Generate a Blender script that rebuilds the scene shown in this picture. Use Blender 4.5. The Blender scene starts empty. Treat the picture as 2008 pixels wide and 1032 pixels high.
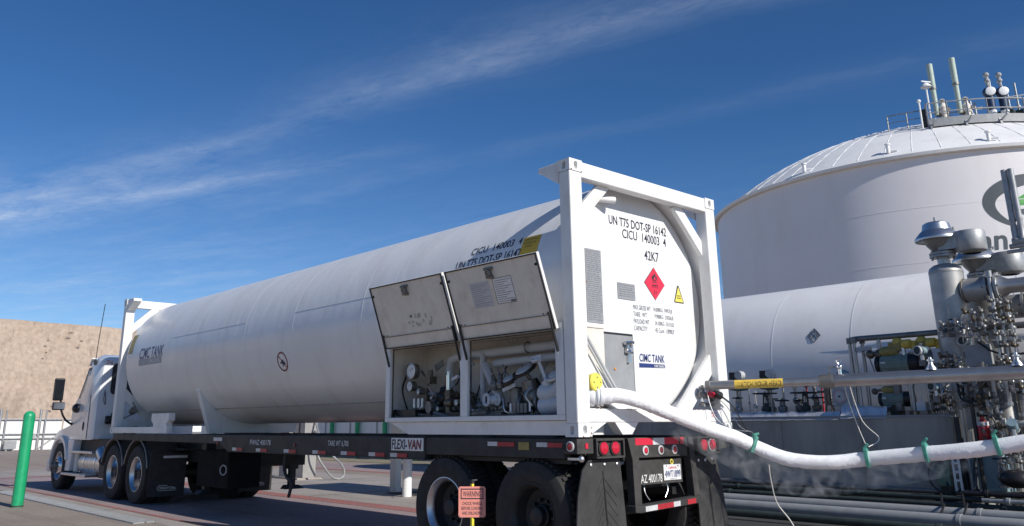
import bpy, bmesh, math, random
from mathutils import Vector, Matrix, noise as mnoise
PI = math.pi
random.seed(7)
scn = bpy.context.scene
COL = scn.collection

# ------------------------------------------------------------------ camera, sky, sun, exposure
def look():
    yaw, pitch, roll = 0.7316, 0.2732, -0.0065
    f = Vector((math.sin(yaw) * math.cos(pitch), math.cos(yaw) * math.cos(pitch), math.sin(pitch)))
    r = Vector((math.cos(yaw), -math.sin(yaw), 0)); u = r.cross(f)
    r2 = r * math.cos(roll) + u * math.sin(roll); u2 = -r * math.sin(roll) + u * math.cos(roll)
    m = Matrix((r2, u2, -f)).transposed().to_4x4()
    m.translation = (-5.6465, -5.1248, 1.3289)
    return m
cd = bpy.data.cameras.new('camera'); cam = bpy.data.objects.new('camera', cd); COL.objects.link(cam)
cam.matrix_world = look()
cd.sensor_width = 36; cd.lens = 1620.23 / 2008 * 36
cd.shift_x = (1004 - 958.3) / 2008; cd.shift_y = (379.5 - 516) / 2008
cd.clip_start = .1; cd.clip_end = 3000
scn.camera = cam

SUN_EL, SUN_AZ_X = math.radians(32), .03
ldir = Vector((-SUN_AZ_X * math.cos(SUN_EL), math.cos(SUN_EL), -math.sin(SUN_EL))).normalized()
sd = bpy.data.lights.new('sun', 'SUN'); so = bpy.data.objects.new('sun', sd); COL.objects.link(so)
sd.energy = 4.3; sd.angle = math.radians(.5); sd.color = (1, .955, .88)
so.rotation_euler = ldir.to_track_quat('-Z', 'Y').to_euler(); so.location = (0, -20, 30)
scn.view_settings.view_transform = 'Standard'; scn.view_settings.look = 'None'
scn.view_settings.gamma = 1; scn.view_settings.use_curve_mapping = False
scn.view_settings.exposure = .15

world = bpy.data.worlds.new('World'); scn.world = world; world.use_nodes = True
def build_world():
    nt = world.node_tree; N = nt.nodes; L = nt.links
    bg = N['Background']; bg.inputs['Strength'].default_value = .09
    sky = N.new('ShaderNodeTexSky'); sky.sky_type = 'NISHITA'; sky.sun_disc = False
    sky.sun_elevation = SUN_EL; sky.sun_rotation = math.atan2(-ldir.x, -ldir.y)
    sky.altitude = 2200; sky.air_density = 1.0; sky.dust_density = .15; sky.ozone_density = 3.0
    tc = N.new('ShaderNodeTexCoord'); sep = N.new('ShaderNodeSeparateXYZ')
    L.new(tc.outputs['Generated'], sep.inputs[0])
    def M(op, a, b=None, c=None, clamp=False):
        n = N.new('ShaderNodeMath'); n.operation = op; n.use_clamp = clamp
        for i, x in enumerate((a, b, c)):
            if x is None: continue
            if isinstance(x, (int, float)): n.inputs[i].default_value = x
            else: L.new(x, n.inputs[i])
        return n.outputs[0]
    z = M('MAXIMUM', sep.outputs[2], .03)
    sx = M('DIVIDE', sep.outputs[0], z); sy = M('DIVIDE', sep.outputs[1], z)
    u = M('ADD', M('MULTIPLY', sx, -.24), M('MULTIPLY', sy, .97))
    v = M('ADD', M('MULTIPLY', sx, .97), M('MULTIPLY', sy, .24))
    def nz(us, vs, sc, det, rough, off=0., dist=0.):
        c = N.new('ShaderNodeCombineXYZ')
        L.new(M('MULTIPLY', u, us), c.inputs[0]); L.new(M('MULTIPLY', v, vs), c.inputs[1]); c.inputs[2].default_value = off
        t = N.new('ShaderNodeTexNoise'); t.inputs['Scale'].default_value = sc; t.inputs['Detail'].default_value = det
        t.inputs['Roughness'].default_value = rough; t.inputs['Distortion'].default_value = dist
        L.new(c.outputs[0], t.inputs['Vector']); return t.outputs[0]
    warp = M('MULTIPLY', M('SUBTRACT', nz(.5, .6, 1.2, 2, .5, 3.), .5), .5)
    vw = M('ADD', v, warp)
    def band(v0, w, k):
        d = M('DIVIDE', M('SUBTRACT', vw, v0), w)
        return M('MULTIPLY', M('POWER', 2.718, M('MULTIPLY', M('MULTIPLY', d, d), -1)), k)
    fine = nz(.8, 3.4, 1.5, 7, .55, 0., .4)
    fine2 = nz(1.4, 2.4, 1.9, 7, .6, 5., .6)
    big = nz(.5, .9, .8, 3, .5, 9.)
    fib = nz(3.4, 7.5, 2.4, 9, .68, 21., 1.1)
    tex = M('MULTIPLY', M('SUBTRACT', M('ADD', M('ADD', M('MULTIPLY', fine, .45), M('MULTIPLY', fine2, .40)), M('MULTIPLY', fib, .32)), .42), 3.3, clamp=True)
    def fade(a, b, x):
        n = N.new('ShaderNodeMapRange'); n.inputs['From Min'].default_value = a; n.inputs['From Max'].default_value = b; L.new(x, n.inputs['Value']); return n.outputs[0]
    brk = M('MULTIPLY', M('SUBTRACT', nz(1.2, .3, 1.1, 3, .5, 13.), .28), 2.2, clamp=True)
    main = M('ADD', band(1.80, .10, .32), band(1.74, .20, .16))
    b = M('MULTIPLY', main, M('ADD', M('MULTIPLY', brk, .8), .25))
    v2 = M('ADD', vw, M('MULTIPLY', M('SUBTRACT', u, 3.3), .187))
    def band2(v0, w, k):
        d = M('DIVIDE', M('SUBTRACT', v2, v0), w); return M('MULTIPLY', M('POWER', 2.718, M('MULTIPLY', M('MULTIPLY', d, d), -1)), k)
    b = M('ADD', b, M('MULTIPLY', M('ADD', band2(2.035, .06, .24), band2(2.02, .26, .15)), fade(1.7, 2.9, u)))
    b = M('ADD', b, band(2.52, .08, .07))
    wisp = M('MULTIPLY', M('SUBTRACT', nz(.55, 1.3, 1.3, 6, .6, 33., .9), .47), 2.4, clamp=True)
    b = M('ADD', b, M('MULTIPLY', M('MULTIPLY', wisp, fade(2.6, 4.2, u)), .34))
    low = N.new('ShaderNodeMapRange'); low.inputs['From Min'].default_value = 2.9; low.inputs['From Max'].default_value = 6.5
    low.inputs['To Min'].default_value = 0; low.inputs['To Max'].default_value = .17
    rr = M('SQRT', M('ADD', M('MULTIPLY', sx, sx), M('MULTIPLY', sy, sy))); L.new(rr, low.inputs['Value'])
    gen = M('MULTIPLY', M('SUBTRACT', big, .60), .6, clamp=True)
    cov = M('ADD', M('ADD', b, low.outputs[0]), gen)
    dens = M('MULTIPLY', M('MULTIPLY', cov, tex), .78)
    up = N.new('ShaderNodeMapRange'); up.inputs['From Min'].default_value = .0; up.inputs['From Max'].default_value = .06
    L.new(sep.outputs[2], up.inputs['Value'])
    dens = M('MULTIPLY', M('MINIMUM', dens, .8), up.outputs[0])
    hs = N.new('ShaderNodeHueSaturation'); hs.inputs['Hue'].default_value = .505; hs.inputs['Saturation'].default_value = 1.24; hs.inputs['Value'].default_value = 1.0
    L.new(sky.outputs[0], hs.inputs['Color'])
    mix = N.new('ShaderNodeMix'); mix.data_type = 'RGBA'
    L.new(dens, mix.inputs['Factor']); L.new(hs.outputs[0], mix.inputs[6]); mix.inputs[7].default_value = (6.6, 7.4, 8.8, 1)
    L.new(mix.outputs[2], bg.inputs['Color'])
build_world()

# ------------------------------------------------------------------ materials
MAT = {}
def mat(name, col, rough=.5, metal=0., var=.12, scale=6., bump=0., bscale=60., coat=0., var_col=None, stretch=None, spec=None, emit=None):
    m = bpy.data.materials.new(name); m.use_nodes = True; MAT[name] = m
    nt = m.node_tree; N = nt.nodes; L = nt.links; p = N['Principled BSDF']
    p.inputs['Roughness'].default_value = rough; p.inputs['Metallic'].default_value = metal
    if coat: p.inputs['Coat Weight'].default_value = coat; p.inputs['Coat Roughness'].default_value = .12
    if spec is not None: p.inputs['Specular IOR Level'].default_value = spec
    c = tuple(col) + (1,)
    tc = N.new('ShaderNodeTexCoord'); vec = tc.outputs['Object']
    if stretch:
        mp = N.new('ShaderNodeMapping'); mp.inputs['Scale'].default_value = stretch; L.new(vec, mp.inputs[0]); vec = mp.outputs[0]
    if var:
        n = N.new('ShaderNodeTexNoise'); n.inputs['Scale'].default_value = scale; n.inputs['Detail'].default_value = 7; n.inputs['Roughness'].default_value = .62
        L.new(vec, n.inputs['Vector'])
        r = N.new('ShaderNodeValToRGB'); L.new(n.outputs[0], r.inputs[0])
        lo = tuple(x * (1 - var) for x in col) if var_col is None else var_col
        r.color_ramp.elements[0].position = .34; r.color_ramp.elements[0].color = tuple(lo) + (1,)
        r.color_ramp.elements[1].position = .60; r.color_ramp.elements[1].color = c
        L.new(r.outputs[0], p.inputs['Base Color'])
        mr = N.new('ShaderNodeMapRange'); mr.inputs['To Min'].default_value = min(1, rough + .12); mr.inputs['To Max'].default_value = max(.03, rough - .06)
        L.new(n.outputs[0], mr.inputs['Value']); L.new(mr.outputs[0], p.inputs['Roughness'])
    else:
        p.inputs['Base Color'].default_value = c
    if bump:
        n2 = N.new('ShaderNodeTexNoise'); n2.inputs['Scale'].default_value = bscale; n2.inputs['Detail'].default_value = 5
        L.new(vec, n2.inputs['Vector'])
        b = N.new('ShaderNodeBump'); b.inputs['Strength'].default_value = bump; b.inputs['Distance'].default_value = .02
        L.new(n2.outputs[0], b.inputs['Height']); L.new(b.outputs[0], p.inputs['Normal'])
    if emit: p.inputs['Emission Color'].default_value = c; p.inputs['Emission Strength'].default_value = emit
    return m

mat('white_paint', (.80, .80, .79), .38, var=.07, scale=2.2, bump=.03, bscale=9)
def tank_paint():
    m = mat('tank_paint', (.79, .79, .785), .33, var=.06, scale=1.1, coat=.15)
    nt = m.node_tree; N = nt.nodes; L = nt.links; p = N['Principled BSDF']
    tc = N.new('ShaderNodeTexCoord'); mp = N.new('ShaderNodeMapping'); mp.inputs['Scale'].default_value = (.7, 1.5, .7); L.new(tc.outputs['Object'], mp.inputs[0])
    n = N.new('ShaderNodeTexNoise'); n.inputs['Scale'].default_value = 1.7; n.inputs['Detail'].default_value = 3; L.new(mp.outputs[0], n.inputs['Vector'])
    b = N.new('ShaderNodeBump'); b.inputs['Strength'].default_value = .22; b.inputs['Distance'].default_value = .045
    L.new(n.outputs[0], b.inputs['Height']); L.new(b.outputs[0], p.inputs['Normal'])
tank_paint()
mat('cream_paint', (.76, .71, .635), .5, var=.12, scale=4)
mat('storage_white', (.80, .775, .785), .5, var=.05, scale=.35, bump=.05, bscale=.8)
mat('vessel_white', (.80, .79, .79), .35, var=.06, scale=.8, bump=.08, bscale=1.2)
mat('roof_white', (.80, .80, .80), .55, var=.08, scale=.5)
mat('cab_white', (.76, .77, .78), .22, var=.04, scale=3, coat=.5)
mat('black_steel', (.028, .029, .031), .55, var=.45, scale=5, bump=.1, bscale=30)
mat('soot_black', (.013, .013, .014), .9, var=.3, spec=.15)
mat('dusty_black', (.055, .053, .05), .75, var=.4, scale=7, bump=.1, bscale=40)
mat('rubber', (.034, .033, .033), .82, var=.3, scale=12, bump=.1, bscale=60)
mat('flap_rubber', (.043, .042, .042), .8, var=.35, scale=6, bump=.15, bscale=30)
mat('dark_plastic', (.018, .018, .02), .4, var=.2)
mat('glass_dark', (.012, .014, .016), .06, var=0, spec=.8)
mat('window_pale', (.40, .39, .33), .12, var=.1, scale=2)
mat('chrome', (.75, .75, .76), .18, 1., var=.1)
mat('aluminium', (.62, .63, .64), .34, 1., var=.15, scale=8)
mat('stainless', (.46, .45, .435), .45, .55, var=.2, scale=4, bump=.05, bscale=12)
mat('pipe_steel', (.44, .435, .43), .36, .9, var=.25, scale=6)
mat('dull_steel', (.27, .265, .255), .5, .75, var=.3, scale=5)
mat('skid_plate', (.43, .405, .365), .6, 0., var=.28, scale=1.6, bump=.08, bscale=6, stretch=(1, 1, .35))
mat('grey_paint', (.30, .31, .32), .5, var=.15)
mat('galvanised', (.40, .41, .42), .5, .5, var=.25, scale=9)
mat('pale_metal', (.55, .56, .56), .5, .2, var=.15)
mat('green_paint', (.012, .36, .15), .38, var=.1, scale=5, coat=.2)
mat('scuff', (.10, .22, .14), .8, var=.5, scale=50)
mat('clip_green', (.06, .27, .21), .55, var=.2, scale=12)
mat('teal_motor', (.20, .265, .235), .65, var=.25, scale=10)
mat('blue_grey', (.22, .32, .37), .45, var=.2, scale=10)
mat('deep_blue', (.02, .045, .11), .4, var=.2)
mat('dark_green', (.04, .056, .052), .55, var=.3, scale=8)
mat('pale_green', (.42, .50, .44), .5, var=.15)
mat('sage_green', (.13, .20, .15), .6, var=.2)
mat('yellow_paint', (.72, .50, .08), .45, var=.2, scale=14)
mat('ochre_paint', (.34, .265, .08), .5, var=.3, scale=14)
mat('post_yellow', (.80, .72, .06), .5, var=.15)
mat('sticker_yellow', (.72, .45, .04), .5, var=.15, scale=30)
mat('sticker_shaded', (.46, .36, .13), .5, var=.15, scale=30)  # front placard yellow, with the shade it hangs in put into the colour
mat('logo_grey', (.40, .41, .44), .5, var=.1)
mat('rust', (.22, .085, .04), .9, var=.4, scale=60)
mat('gauge_yellow', (.83, .70, .12), .45, var=.06)
mat('ink', (.03, .03, .045), .55, var=0)
mat('navy', (.02, .04, .17), .45, var=0)
mat('faded_ink', (.17, .17, .19), .6, var=.3, scale=60)
mat('stencil_white', (.72, .72, .70), .6, var=.2, scale=40)
mat('sticker_grey', (.30, .31, .33), .5, var=.2, scale=40)
mat('sticker_white', (.78, .78, .77), .5, var=.05)
mat('red_mark', (.62, .02, .05), .4, var=.1)
mat('faded_red', (.66, .16, .13), .5, var=.2, scale=40)
mat('maroon', (.20, .03, .035), .5, var=0)
mat('diamond_red', (.70, .03, .07), .4, var=.05)
mat('lamp_red', (.55, .01, .035), .18, var=.1, scale=30, coat=.4)
mat('tape_red', (.42, .025, .035), .4, var=.2, scale=20)
mat('tape_white', (.62, .62, .62), .4, var=.2, scale=20)
mat('salmon', (.80, .30, .24), .45, var=.05)
mat('amber', (.8, .3, .02), .3, var=0)
mat('frost', (.88, .89, .91), .8, var=.05, scale=25, bump=.4, bscale=120)
mat('foil', (.80, .80, .82), .36, .55, var=.3, scale=8, bump=.8, bscale=9)
mat('paper', (.56, .56, .57), .7, var=.1)
mat('dial', (.80, .80, .80), .4, var=0)
mat('engraved', (.12, .125, .135), .5, var=.4, scale=50)
mat('residue', (.52, .49, .44), .6, var=.2)
mat('rope', (.62, .60, .55), .8, var=.1)
mat('insulated', (.60, .63, .67), .45, var=.12, scale=5, bump=.1, bscale=10)
mat('valve_bronze', (.20, .17, .13), .45, .7, var=.35, scale=20)
mat('fire_red', (.50, .02, .03), .35, var=.1)
mat('fence_white', (.78, .76, .74), .7, var=.08, scale=.6)
mat('panel_white', (.78, .79, .78), .6, var=.05)

mat('emblem_grey', (.085, .10, .115), .5, var=.1); mat('emblem_green', (.10, .40, .09), .5, var=.1)
def weather(name, sc, amt, warm, stretch):
    nt = MAT[name].node_tree; N = nt.nodes; L = nt.links; p = N['Principled BSDF']; src = p.inputs['Base Color'].links[0].from_socket
    tc = N.new('ShaderNodeTexCoord'); mp = N.new('ShaderNodeMapping'); mp.inputs['Scale'].default_value = stretch; L.new(tc.outputs['Object'], mp.inputs[0])
    n = N.new('ShaderNodeTexNoise'); n.inputs['Scale'].default_value = sc; n.inputs['Detail'].default_value = 8; n.inputs['Roughness'].default_value = .68; L.new(mp.outputs[0], n.inputs[0])
    r = N.new('ShaderNodeValToRGB'); r.color_ramp.elements[0].position = .50; r.color_ramp.elements[0].color = (1, 1, 1, 1); r.color_ramp.elements[1].position = .74; r.color_ramp.elements[1].color = tuple(1 - amt * k for k in warm) + (1,); L.new(n.outputs[0], r.inputs[0])
    x = N.new('ShaderNodeMix'); x.data_type = 'RGBA'; x.blend_type = 'MULTIPLY'; x.inputs['Factor'].default_value = 1; L.new(src, x.inputs[6]); L.new(r.outputs[0], x.inputs[7]); L.new(x.outputs[2], p.inputs['Base Color'])
weather('storage_white', 1.0, .10, (.8, 1, 1.25), (.5, .5, .05)); weather('tank_paint', 1.6, .12, (.85, 1, 1.2), (1., 2.2, .35)); weather('vessel_white', 1.2, .10, (.85, 1, 1.2), (1, 1.6, .3))
weather('white_paint', 5, .16, (.8, 1, 1.25), (1, 1, .5)); weather('green_paint', 9, .35, (.6, 1, .8), (1, 1, .4)); weather('roof_white', .8, .12, (.9, 1, 1.1), (1, 1, 1)); weather('cab_white', 4, .10, (.85, 1, 1.2), (1, 1, .5))
weather('cream_paint', 7, .22, (.9, 1, 1.1), (1, 1, .6)); weather('panel_white', 3, .12, (.9, 1, 1.2), (1, 1, .3)); weather('skid_plate', 2.2, .30, (.9, 1, 1.1), (1, 1, .22))
def ground_mat(name, base, dark, speck, s1=.5, s2=45, bump=.25, crack=False):
    m = bpy.data.materials.new(name); m.use_nodes = True; MAT[name] = m
    nt = m.node_tree; N = nt.nodes; L = nt.links; p = N['Principled BSDF']; p.inputs['Roughness'].default_value = .9
    tc = N.new('ShaderNodeTexCoord')
    def nz(s, d, r=.6):
        n = N.new('ShaderNodeTexNoise'); n.inputs['Scale'].default_value = s; n.inputs['Detail'].default_value = d; n.inputs['Roughness'].default_value = r
        L.new(tc.outputs['Object'], n.inputs['Vector']); return n.outputs[0]
    def ramp(f, a, b, ca, cb):
        r = N.new('ShaderNodeValToRGB'); L.new(f, r.inputs[0])
        r.color_ramp.elements[0].position = a; r.color_ramp.elements[1].position = b
        r.color_ramp.elements[0].color = tuple(ca) + (1,); r.color_ramp.elements[1].color = tuple(cb) + (1,); return r.outputs[0]
    def mixc(f, a, b, mode='MIX'):
        x = N.new('ShaderNodeMix'); x.data_type = 'RGBA'; x.blend_type = mode
        if isinstance(f, float): x.inputs['Factor'].default_value = f
        else: L.new(f, x.inputs['Factor'])
        L.new(a, x.inputs[6]); L.new(b, x.inputs[7]); return x.outputs[2]
    c = ramp(nz(s1, 8), .35, .65, dark, base)
    g = ramp(nz(s2, 4), .38, .66, [x * (1 - speck) for x in (1, 1, 1)], (1.12, 1.12, 1.12))
    c = mixc(1., c, g, 'MULTIPLY')
    st = ramp(nz(s1 * 3.3, 6, .7), .60, .74, (1, 1, 1), (.72, .70, .69))
    c = mixc(.8, c, st, 'MULTIPLY')
    mp = N.new('ShaderNodeMapping'); mp.inputs['Scale'].default_value = (2.6, .16, 1); L.new(tc.outputs['Object'], mp.inputs[0])
    tn = N.new('ShaderNodeTexNoise'); tn.inputs['Scale'].default_value = 1.1; tn.inputs['Detail'].default_value = 6; tn.inputs['Roughness'].default_value = .6; L.new(mp.outputs[0], tn.inputs[0])
    c = mixc(.75, c, ramp(tn.outputs[0], .52, .70, (1, 1, 1), (.66, .64, .63)), 'MULTIPLY')
    oil = ramp(nz(1.7, 3, .5), .70, .76, (1, 1, 1), (.55, .53, .52)); c = mixc(.7, c, oil, 'MULTIPLY')
    L.new(c, p.inputs['Base Color'])
    b = N.new('ShaderNodeBump'); b.inputs['Strength'].default_value = bump; b.inputs['Distance'].default_value = .012
    L.new(nz(s2 * .8, 5), b.inputs['Height']); L.new(b.outputs[0], p.inputs['Normal'])
    return m
ground_mat('tan_ground', (.37, .31, .26), (.30, .25, .21), .35)
ground_mat('far_ground', (.35, .29, .25), (.29, .235, .20), .2, .12, 20)
ground_mat('concrete', (.385, .345, .315), (.32, .285, .26), .18, .5, 40, .15)
ground_mat('red_concrete', (.36, .275, .27), (.28, .22, .222), .2, .7, 30, .15)
ground_mat('red_line', (.42, .15, .13), (.34, .16, .145), .3, 2.2, 30, .15)
ground_mat('gravel', (.40, .34, .25), (.22, .20, .13), .5, 3, 30, .5)
ground_mat('dark_floor', (.055, .053, .05), (.038, .037, .036), .3, 1.2, 30, .2)
ground_mat('hill_sand', (.43, .34, .27), (.38, .295, .232), .13, .12, 2.2, .4)

# ------------------------------------------------------------------ mesh helpers
V3 = Vector
def frame_of(ax):
    ax = V3(ax).normalized()
    a = V3((0, 0, 1)) if abs(ax.z) < .9 else V3((1, 0, 0))
    x = a.cross(ax).normalized(); return x, ax.cross(x).normalized(), ax
class MB:
    def __init__(s): s.v = []; s.f = []
    def add(s, vs, fs):
        b = len(s.v); s.v += [tuple(q) for q in vs]; s.f += [tuple(i + b for i in q) for q in fs]; return s
    def box(s, lo, hi):
        (a, b, c), (d, e, f) = lo, hi
        return s.add([(a, b, c), (d, b, c), (d, e, c), (a, e, c), (a, b, f), (d, b, f), (d, e, f), (a, e, f)],
                     [(0, 3, 2, 1), (4, 5, 6, 7), (0, 1, 5, 4), (1, 2, 6, 5), (2, 3, 7, 6), (3, 0, 4, 7)])
    def bar(s, p0, p1, w, h, up=(0, 0, 1)):
        p0, p1 = V3(p0), V3(p1); d = (p1 - p0).normalized(); r = d.cross(V3(up))
        r = V3((1, 0, 0)) if r.length < 1e-5 else r.normalized(); u = r.cross(d).normalized()
        vs = [p + r * (w / 2 * i) + u * (h / 2 * j) for p in (p0, p1) for i, j in ((-1, -1), (1, -1), (1, 1), (-1, 1))]
        return s.add(vs, [(0, 3, 2, 1), (4, 5, 6, 7), (0, 1, 5, 4), (1, 2, 6, 5), (2, 3, 7, 6), (3, 0, 4, 7)])
    def lathe(s, o, ax, prof, n=16, a0=0., a1=2 * PI):
        x, y, z = frame_of(ax); o = V3(o); vs = []; full = abs(a1 - a0 - 2 * PI) < 1e-6
        m = n if full else n + 1
        for t, r in prof:
            for i in range(m):
                a = a0 + (a1 - a0) * i / n
                vs.append(o + z * t + (x * math.cos(a) + y * math.sin(a)) * max(r, 1e-5))
        fs = []
        for j in range(len(prof) - 1):
            for i in range(n):
                k = (i + 1) % m
                fs.append((j * m + i, j * m + k, (j + 1) * m + k, (j + 1) * m + i))
        return s.add(vs, fs)
    def cyl(s, p0, p1, r, n=12, r1=None):
        p0, p1 = V3(p0), V3(p1); l = (p1 - p0).length; r1 = r if r1 is None else r1
        return s.lathe(p0, p1 - p0, [(0, 0), (0, r), (l, r1), (l, 0)], n)
    def tube(s, pts, r, n=8, caps=True):
        pts = [V3(q) for q in pts]; rs = r if isinstance(r, (list, tuple)) else [r] * len(pts)
        t0 = (pts[1] - pts[0]).normalized(); x, y, _ = frame_of(t0); vs = []
        for i, q in enumerate(pts):
            t = (pts[min(i + 1, len(pts) - 1)] - pts[max(i - 1, 0)]).normalized()
            x = (x - t * x.dot(t)).normalized(); y = t.cross(x)
            vs += [q + (x * math.cos(2 * PI * k / n) + y * math.sin(2 * PI * k / n)) * rs[i] for k in range(n)]
        fs = [(i * n + k, i * n + (k + 1) % n, (i + 1) * n + (k + 1) % n, (i + 1) * n + k) for i in range(len(pts) - 1) for k in range(n)]
        if caps: fs += [tuple(range(n))[::-1], tuple((len(pts) - 1) * n + k for k in range(n))]
        return s.add(vs, fs)
    def prism(s, pts, vec):
        n = len(pts); pts = [V3(q) for q in pts]; vec = V3(vec)
        return s.add(pts + [q + vec for q in pts], [tuple(range(n))[::-1], tuple(range(n, 2 * n))] + [(i, (i + 1) % n, n + (i + 1) % n, n + i) for i in range(n)])
    def sph(s, c, r, n=12, m=8, sc=(1, 1, 1)):
        prof = [(-r * math.cos(PI * j / m), r * math.sin(PI * j / m)) for j in range(m + 1)]
        t = MB().lathe((0, 0, 0), (0, 0, 1), prof, n)
        return s.add([(c[0] + x * sc[0], c[1] + y * sc[1], c[2] + z * sc[2]) for x, y, z in t.v], t.f)
    def torus(s, c, ax, R, r, n=24, m=6):
        x, y, z = frame_of(ax); c = V3(c); vs = []
        for i in range(n):
            a = 2 * PI * i / n; d = x * math.cos(a) + y * math.sin(a)
            vs += [c + d * (R + r * math.cos(2 * PI * k / m)) + z * (r * math.sin(2 * PI * k / m)) for k in range(m)]
        return s.add(vs, [(i * m + k, ((i + 1) % n) * m + k, ((i + 1) % n) * m + (k + 1) % m, i * m + (k + 1) % m) for i in range(n) for k in range(m)])
    def quad(s, a, b, c, d): return s.add([a, b, c, d], [(0, 1, 2, 3)])
    def build(s, name, m, parent=None, smooth=True, bevel=0., angle=38, fix=True):
        me = bpy.data.meshes.new(name); me.from_pydata(s.v, [], s.f)
        if fix:
            bm = bmesh.new(); bm.from_mesh(me); bmesh.ops.remove_doubles(bm, verts=bm.verts, dist=2e-5)
            bmesh.ops.recalc_face_normals(bm, faces=bm.faces); bm.to_mesh(me); bm.free()
        me.materials.append(MAT[m])
        if smooth:
            me.polygons.foreach_set('use_smooth', [True] * len(me.polygons)); me.set_sharp_from_angle(angle=math.radians(angle))
        return link(name, me, parent, bevel)
WL = {}
def link(name, me, parent=None, bevel=0.):
    o = bpy.data.objects.new(name, me); COL.objects.link(o); WL[o.name] = V3((0, 0, 0))
    if parent is not None: o.parent = parent; o.location = -WL[parent.name]
    if bevel:
        b = o.modifiers.new('bevel', 'BEVEL'); b.width = bevel; b.segments = 2; b.limit_method = 'ANGLE'; b.angle_limit = math.radians(50)
    return o
def tag(o, label, cat, group=None, kind=None):
    if label: o['label'] = label
    if cat: o['category'] = cat
    if group: o['group'] = group
    if kind: o['kind'] = kind
    return o
def thing(name, label, cat, loc=(0, 0, 0), group=None):
    o = bpy.data.objects.new(name, None); COL.objects.link(o); o.location = loc; o.empty_display_size = .2
    WL[o.name] = V3(loc); return tag(o, label, cat, group)
def part(name, parent):
    o = bpy.data.objects.new(name, None); COL.objects.link(o); o.parent = parent; o.location = -WL[parent.name]; WL[o.name] = V3((0, 0, 0)); o.empty_display_size = .1; return o
def dup(root, loc, label=None, rotz=0.):
    def cp(o, par):
        c = o.copy(); COL.objects.link(c); WL[c.name] = V3(WL[o.name])
        if par is not None: c.parent = par
        for ch in list(o.children): cp(ch, c)
        return c
    r = cp(root, None); r.location = loc; r.rotation_euler = (0, 0, rotz)
    if label: r['label'] = label
    return r
def structure(o): o['kind'] = 'structure'; return o

def text(s, name, m, parent, O, right, up, w, h, bold=0., fn=None, shear=0., lift=.003):
    cu = bpy.data.curves.new(name, 'FONT'); cu.body = s; cu.size = 1; cu.offset = bold; cu.shear = shear; cu.resolution_u = 3
    t = bpy.data.objects.new(name, cu); COL.objects.link(t)
    bpy.context.view_layer.update()
    me = bpy.data.meshes.new_from_object(t.evaluated_get(bpy.context.evaluated_depsgraph_get()))
    bpy.data.objects.remove(t); bpy.data.curves.remove(cu)
    me.name = name
    xs = [v.co.x for v in me.vertices]; ys = [v.co.y for v in me.vertices]
    x0, x1, y0, y1 = min(xs), max(xs), min(ys), max(ys)
    O, right, up = V3(O or (0, 0, 0)), V3(right).normalized(), V3(up).normalized(); nrm = right.cross(up)
    for v in me.vertices:
        a = (v.co.x - x0) / (x1 - x0) * w; b = (v.co.y - y0) / (y1 - y0) * h
        v.co = fn(a, b) if fn else O + right * a + up * b + nrm * lift
    me.materials.clear(); me.materials.append(MAT[m])
    return link(name, me, parent)
def decal(name, m, parent, O, right, up, pts, lift=.002, fn=None):
    O, right, up = V3(O or (0, 0, 0)), V3(right).normalized(), V3(up).normalized(); nrm = right.cross(up)
    vs = [fn(a, b) if fn else O + right * a + up * b + nrm * lift for a, b in pts]
    return MB().add(vs, [tuple(range(len(vs)))]).build(name, m, parent, smooth=False, fix=False)

# ------------------------------------------------------------------ the ground and the far setting
def sheet(name, x0, y0, x1, y1, z, m):
    return structure(MB().quad((x0, y0, z), (x1, y0, z), (x1, y1, z), (x0, y1, z)).build(name, m, smooth=False, fix=False))
sheet('ground', -500, -500, 900, 900, 0, 'far_ground')
sheet('near_pavement', -12, -14, 12.5, 17.5, .004, 'tan_ground')
sheet('concrete_apron', -.78, -14, 7.9, 26, .008, 'concrete')
sheet('loading_lane', -.36, -14, 2.95, 21.5, .012, 'red_concrete')
sheet('lane_line', -.44, -14, -.36, 21.5, .014, 'red_line')
sheet('lane_line', 2.72, -14, 3.12, 21.5, .016, 'red_line')
sheet('lane_line', -.36, 21.3, 2.72, 21.6, .017, 'red_line')
sheet('far_lane', 9.2, -4, 11.4, 40, .006, 'red_concrete')
sheet('lane_line', 8.9, -4, 9.2, 40, .007, 'red_line')
sheet('gravel_strip', 12.6, 17, 14.6, 60, .010, 'gravel')
def slabs():     # tooled joints across the apron: thin dark grooves
    g = MB()
    for y in range(-6, 26, 4): g.box((-.78, y, .0), (-.46, y + .02, .0105))
    for y in range(-6, 26, 4): g.box((3.13, y, .0), (7.9, y + .02, .0105))
    structure(g.build('pavement_joint', 'dark_floor', smooth=False))
slabs()
def grate():
    g = MB()
    for i in range(140): g.box((-1.02, 7.6 + i * .06, .006), (-.72, 7.63 + i * .06, .022))
    for x in (-1.03, -.87, -.72): g.box((x - .012, 7.6, .004), (x + .012, 16.0, .020))
    t = g.build('drain_grate', 'galvanised', smooth=False); tag(t, 'long steel drain grating set in the pavement beside the green bollard', 'drain grate')
grate()
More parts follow.
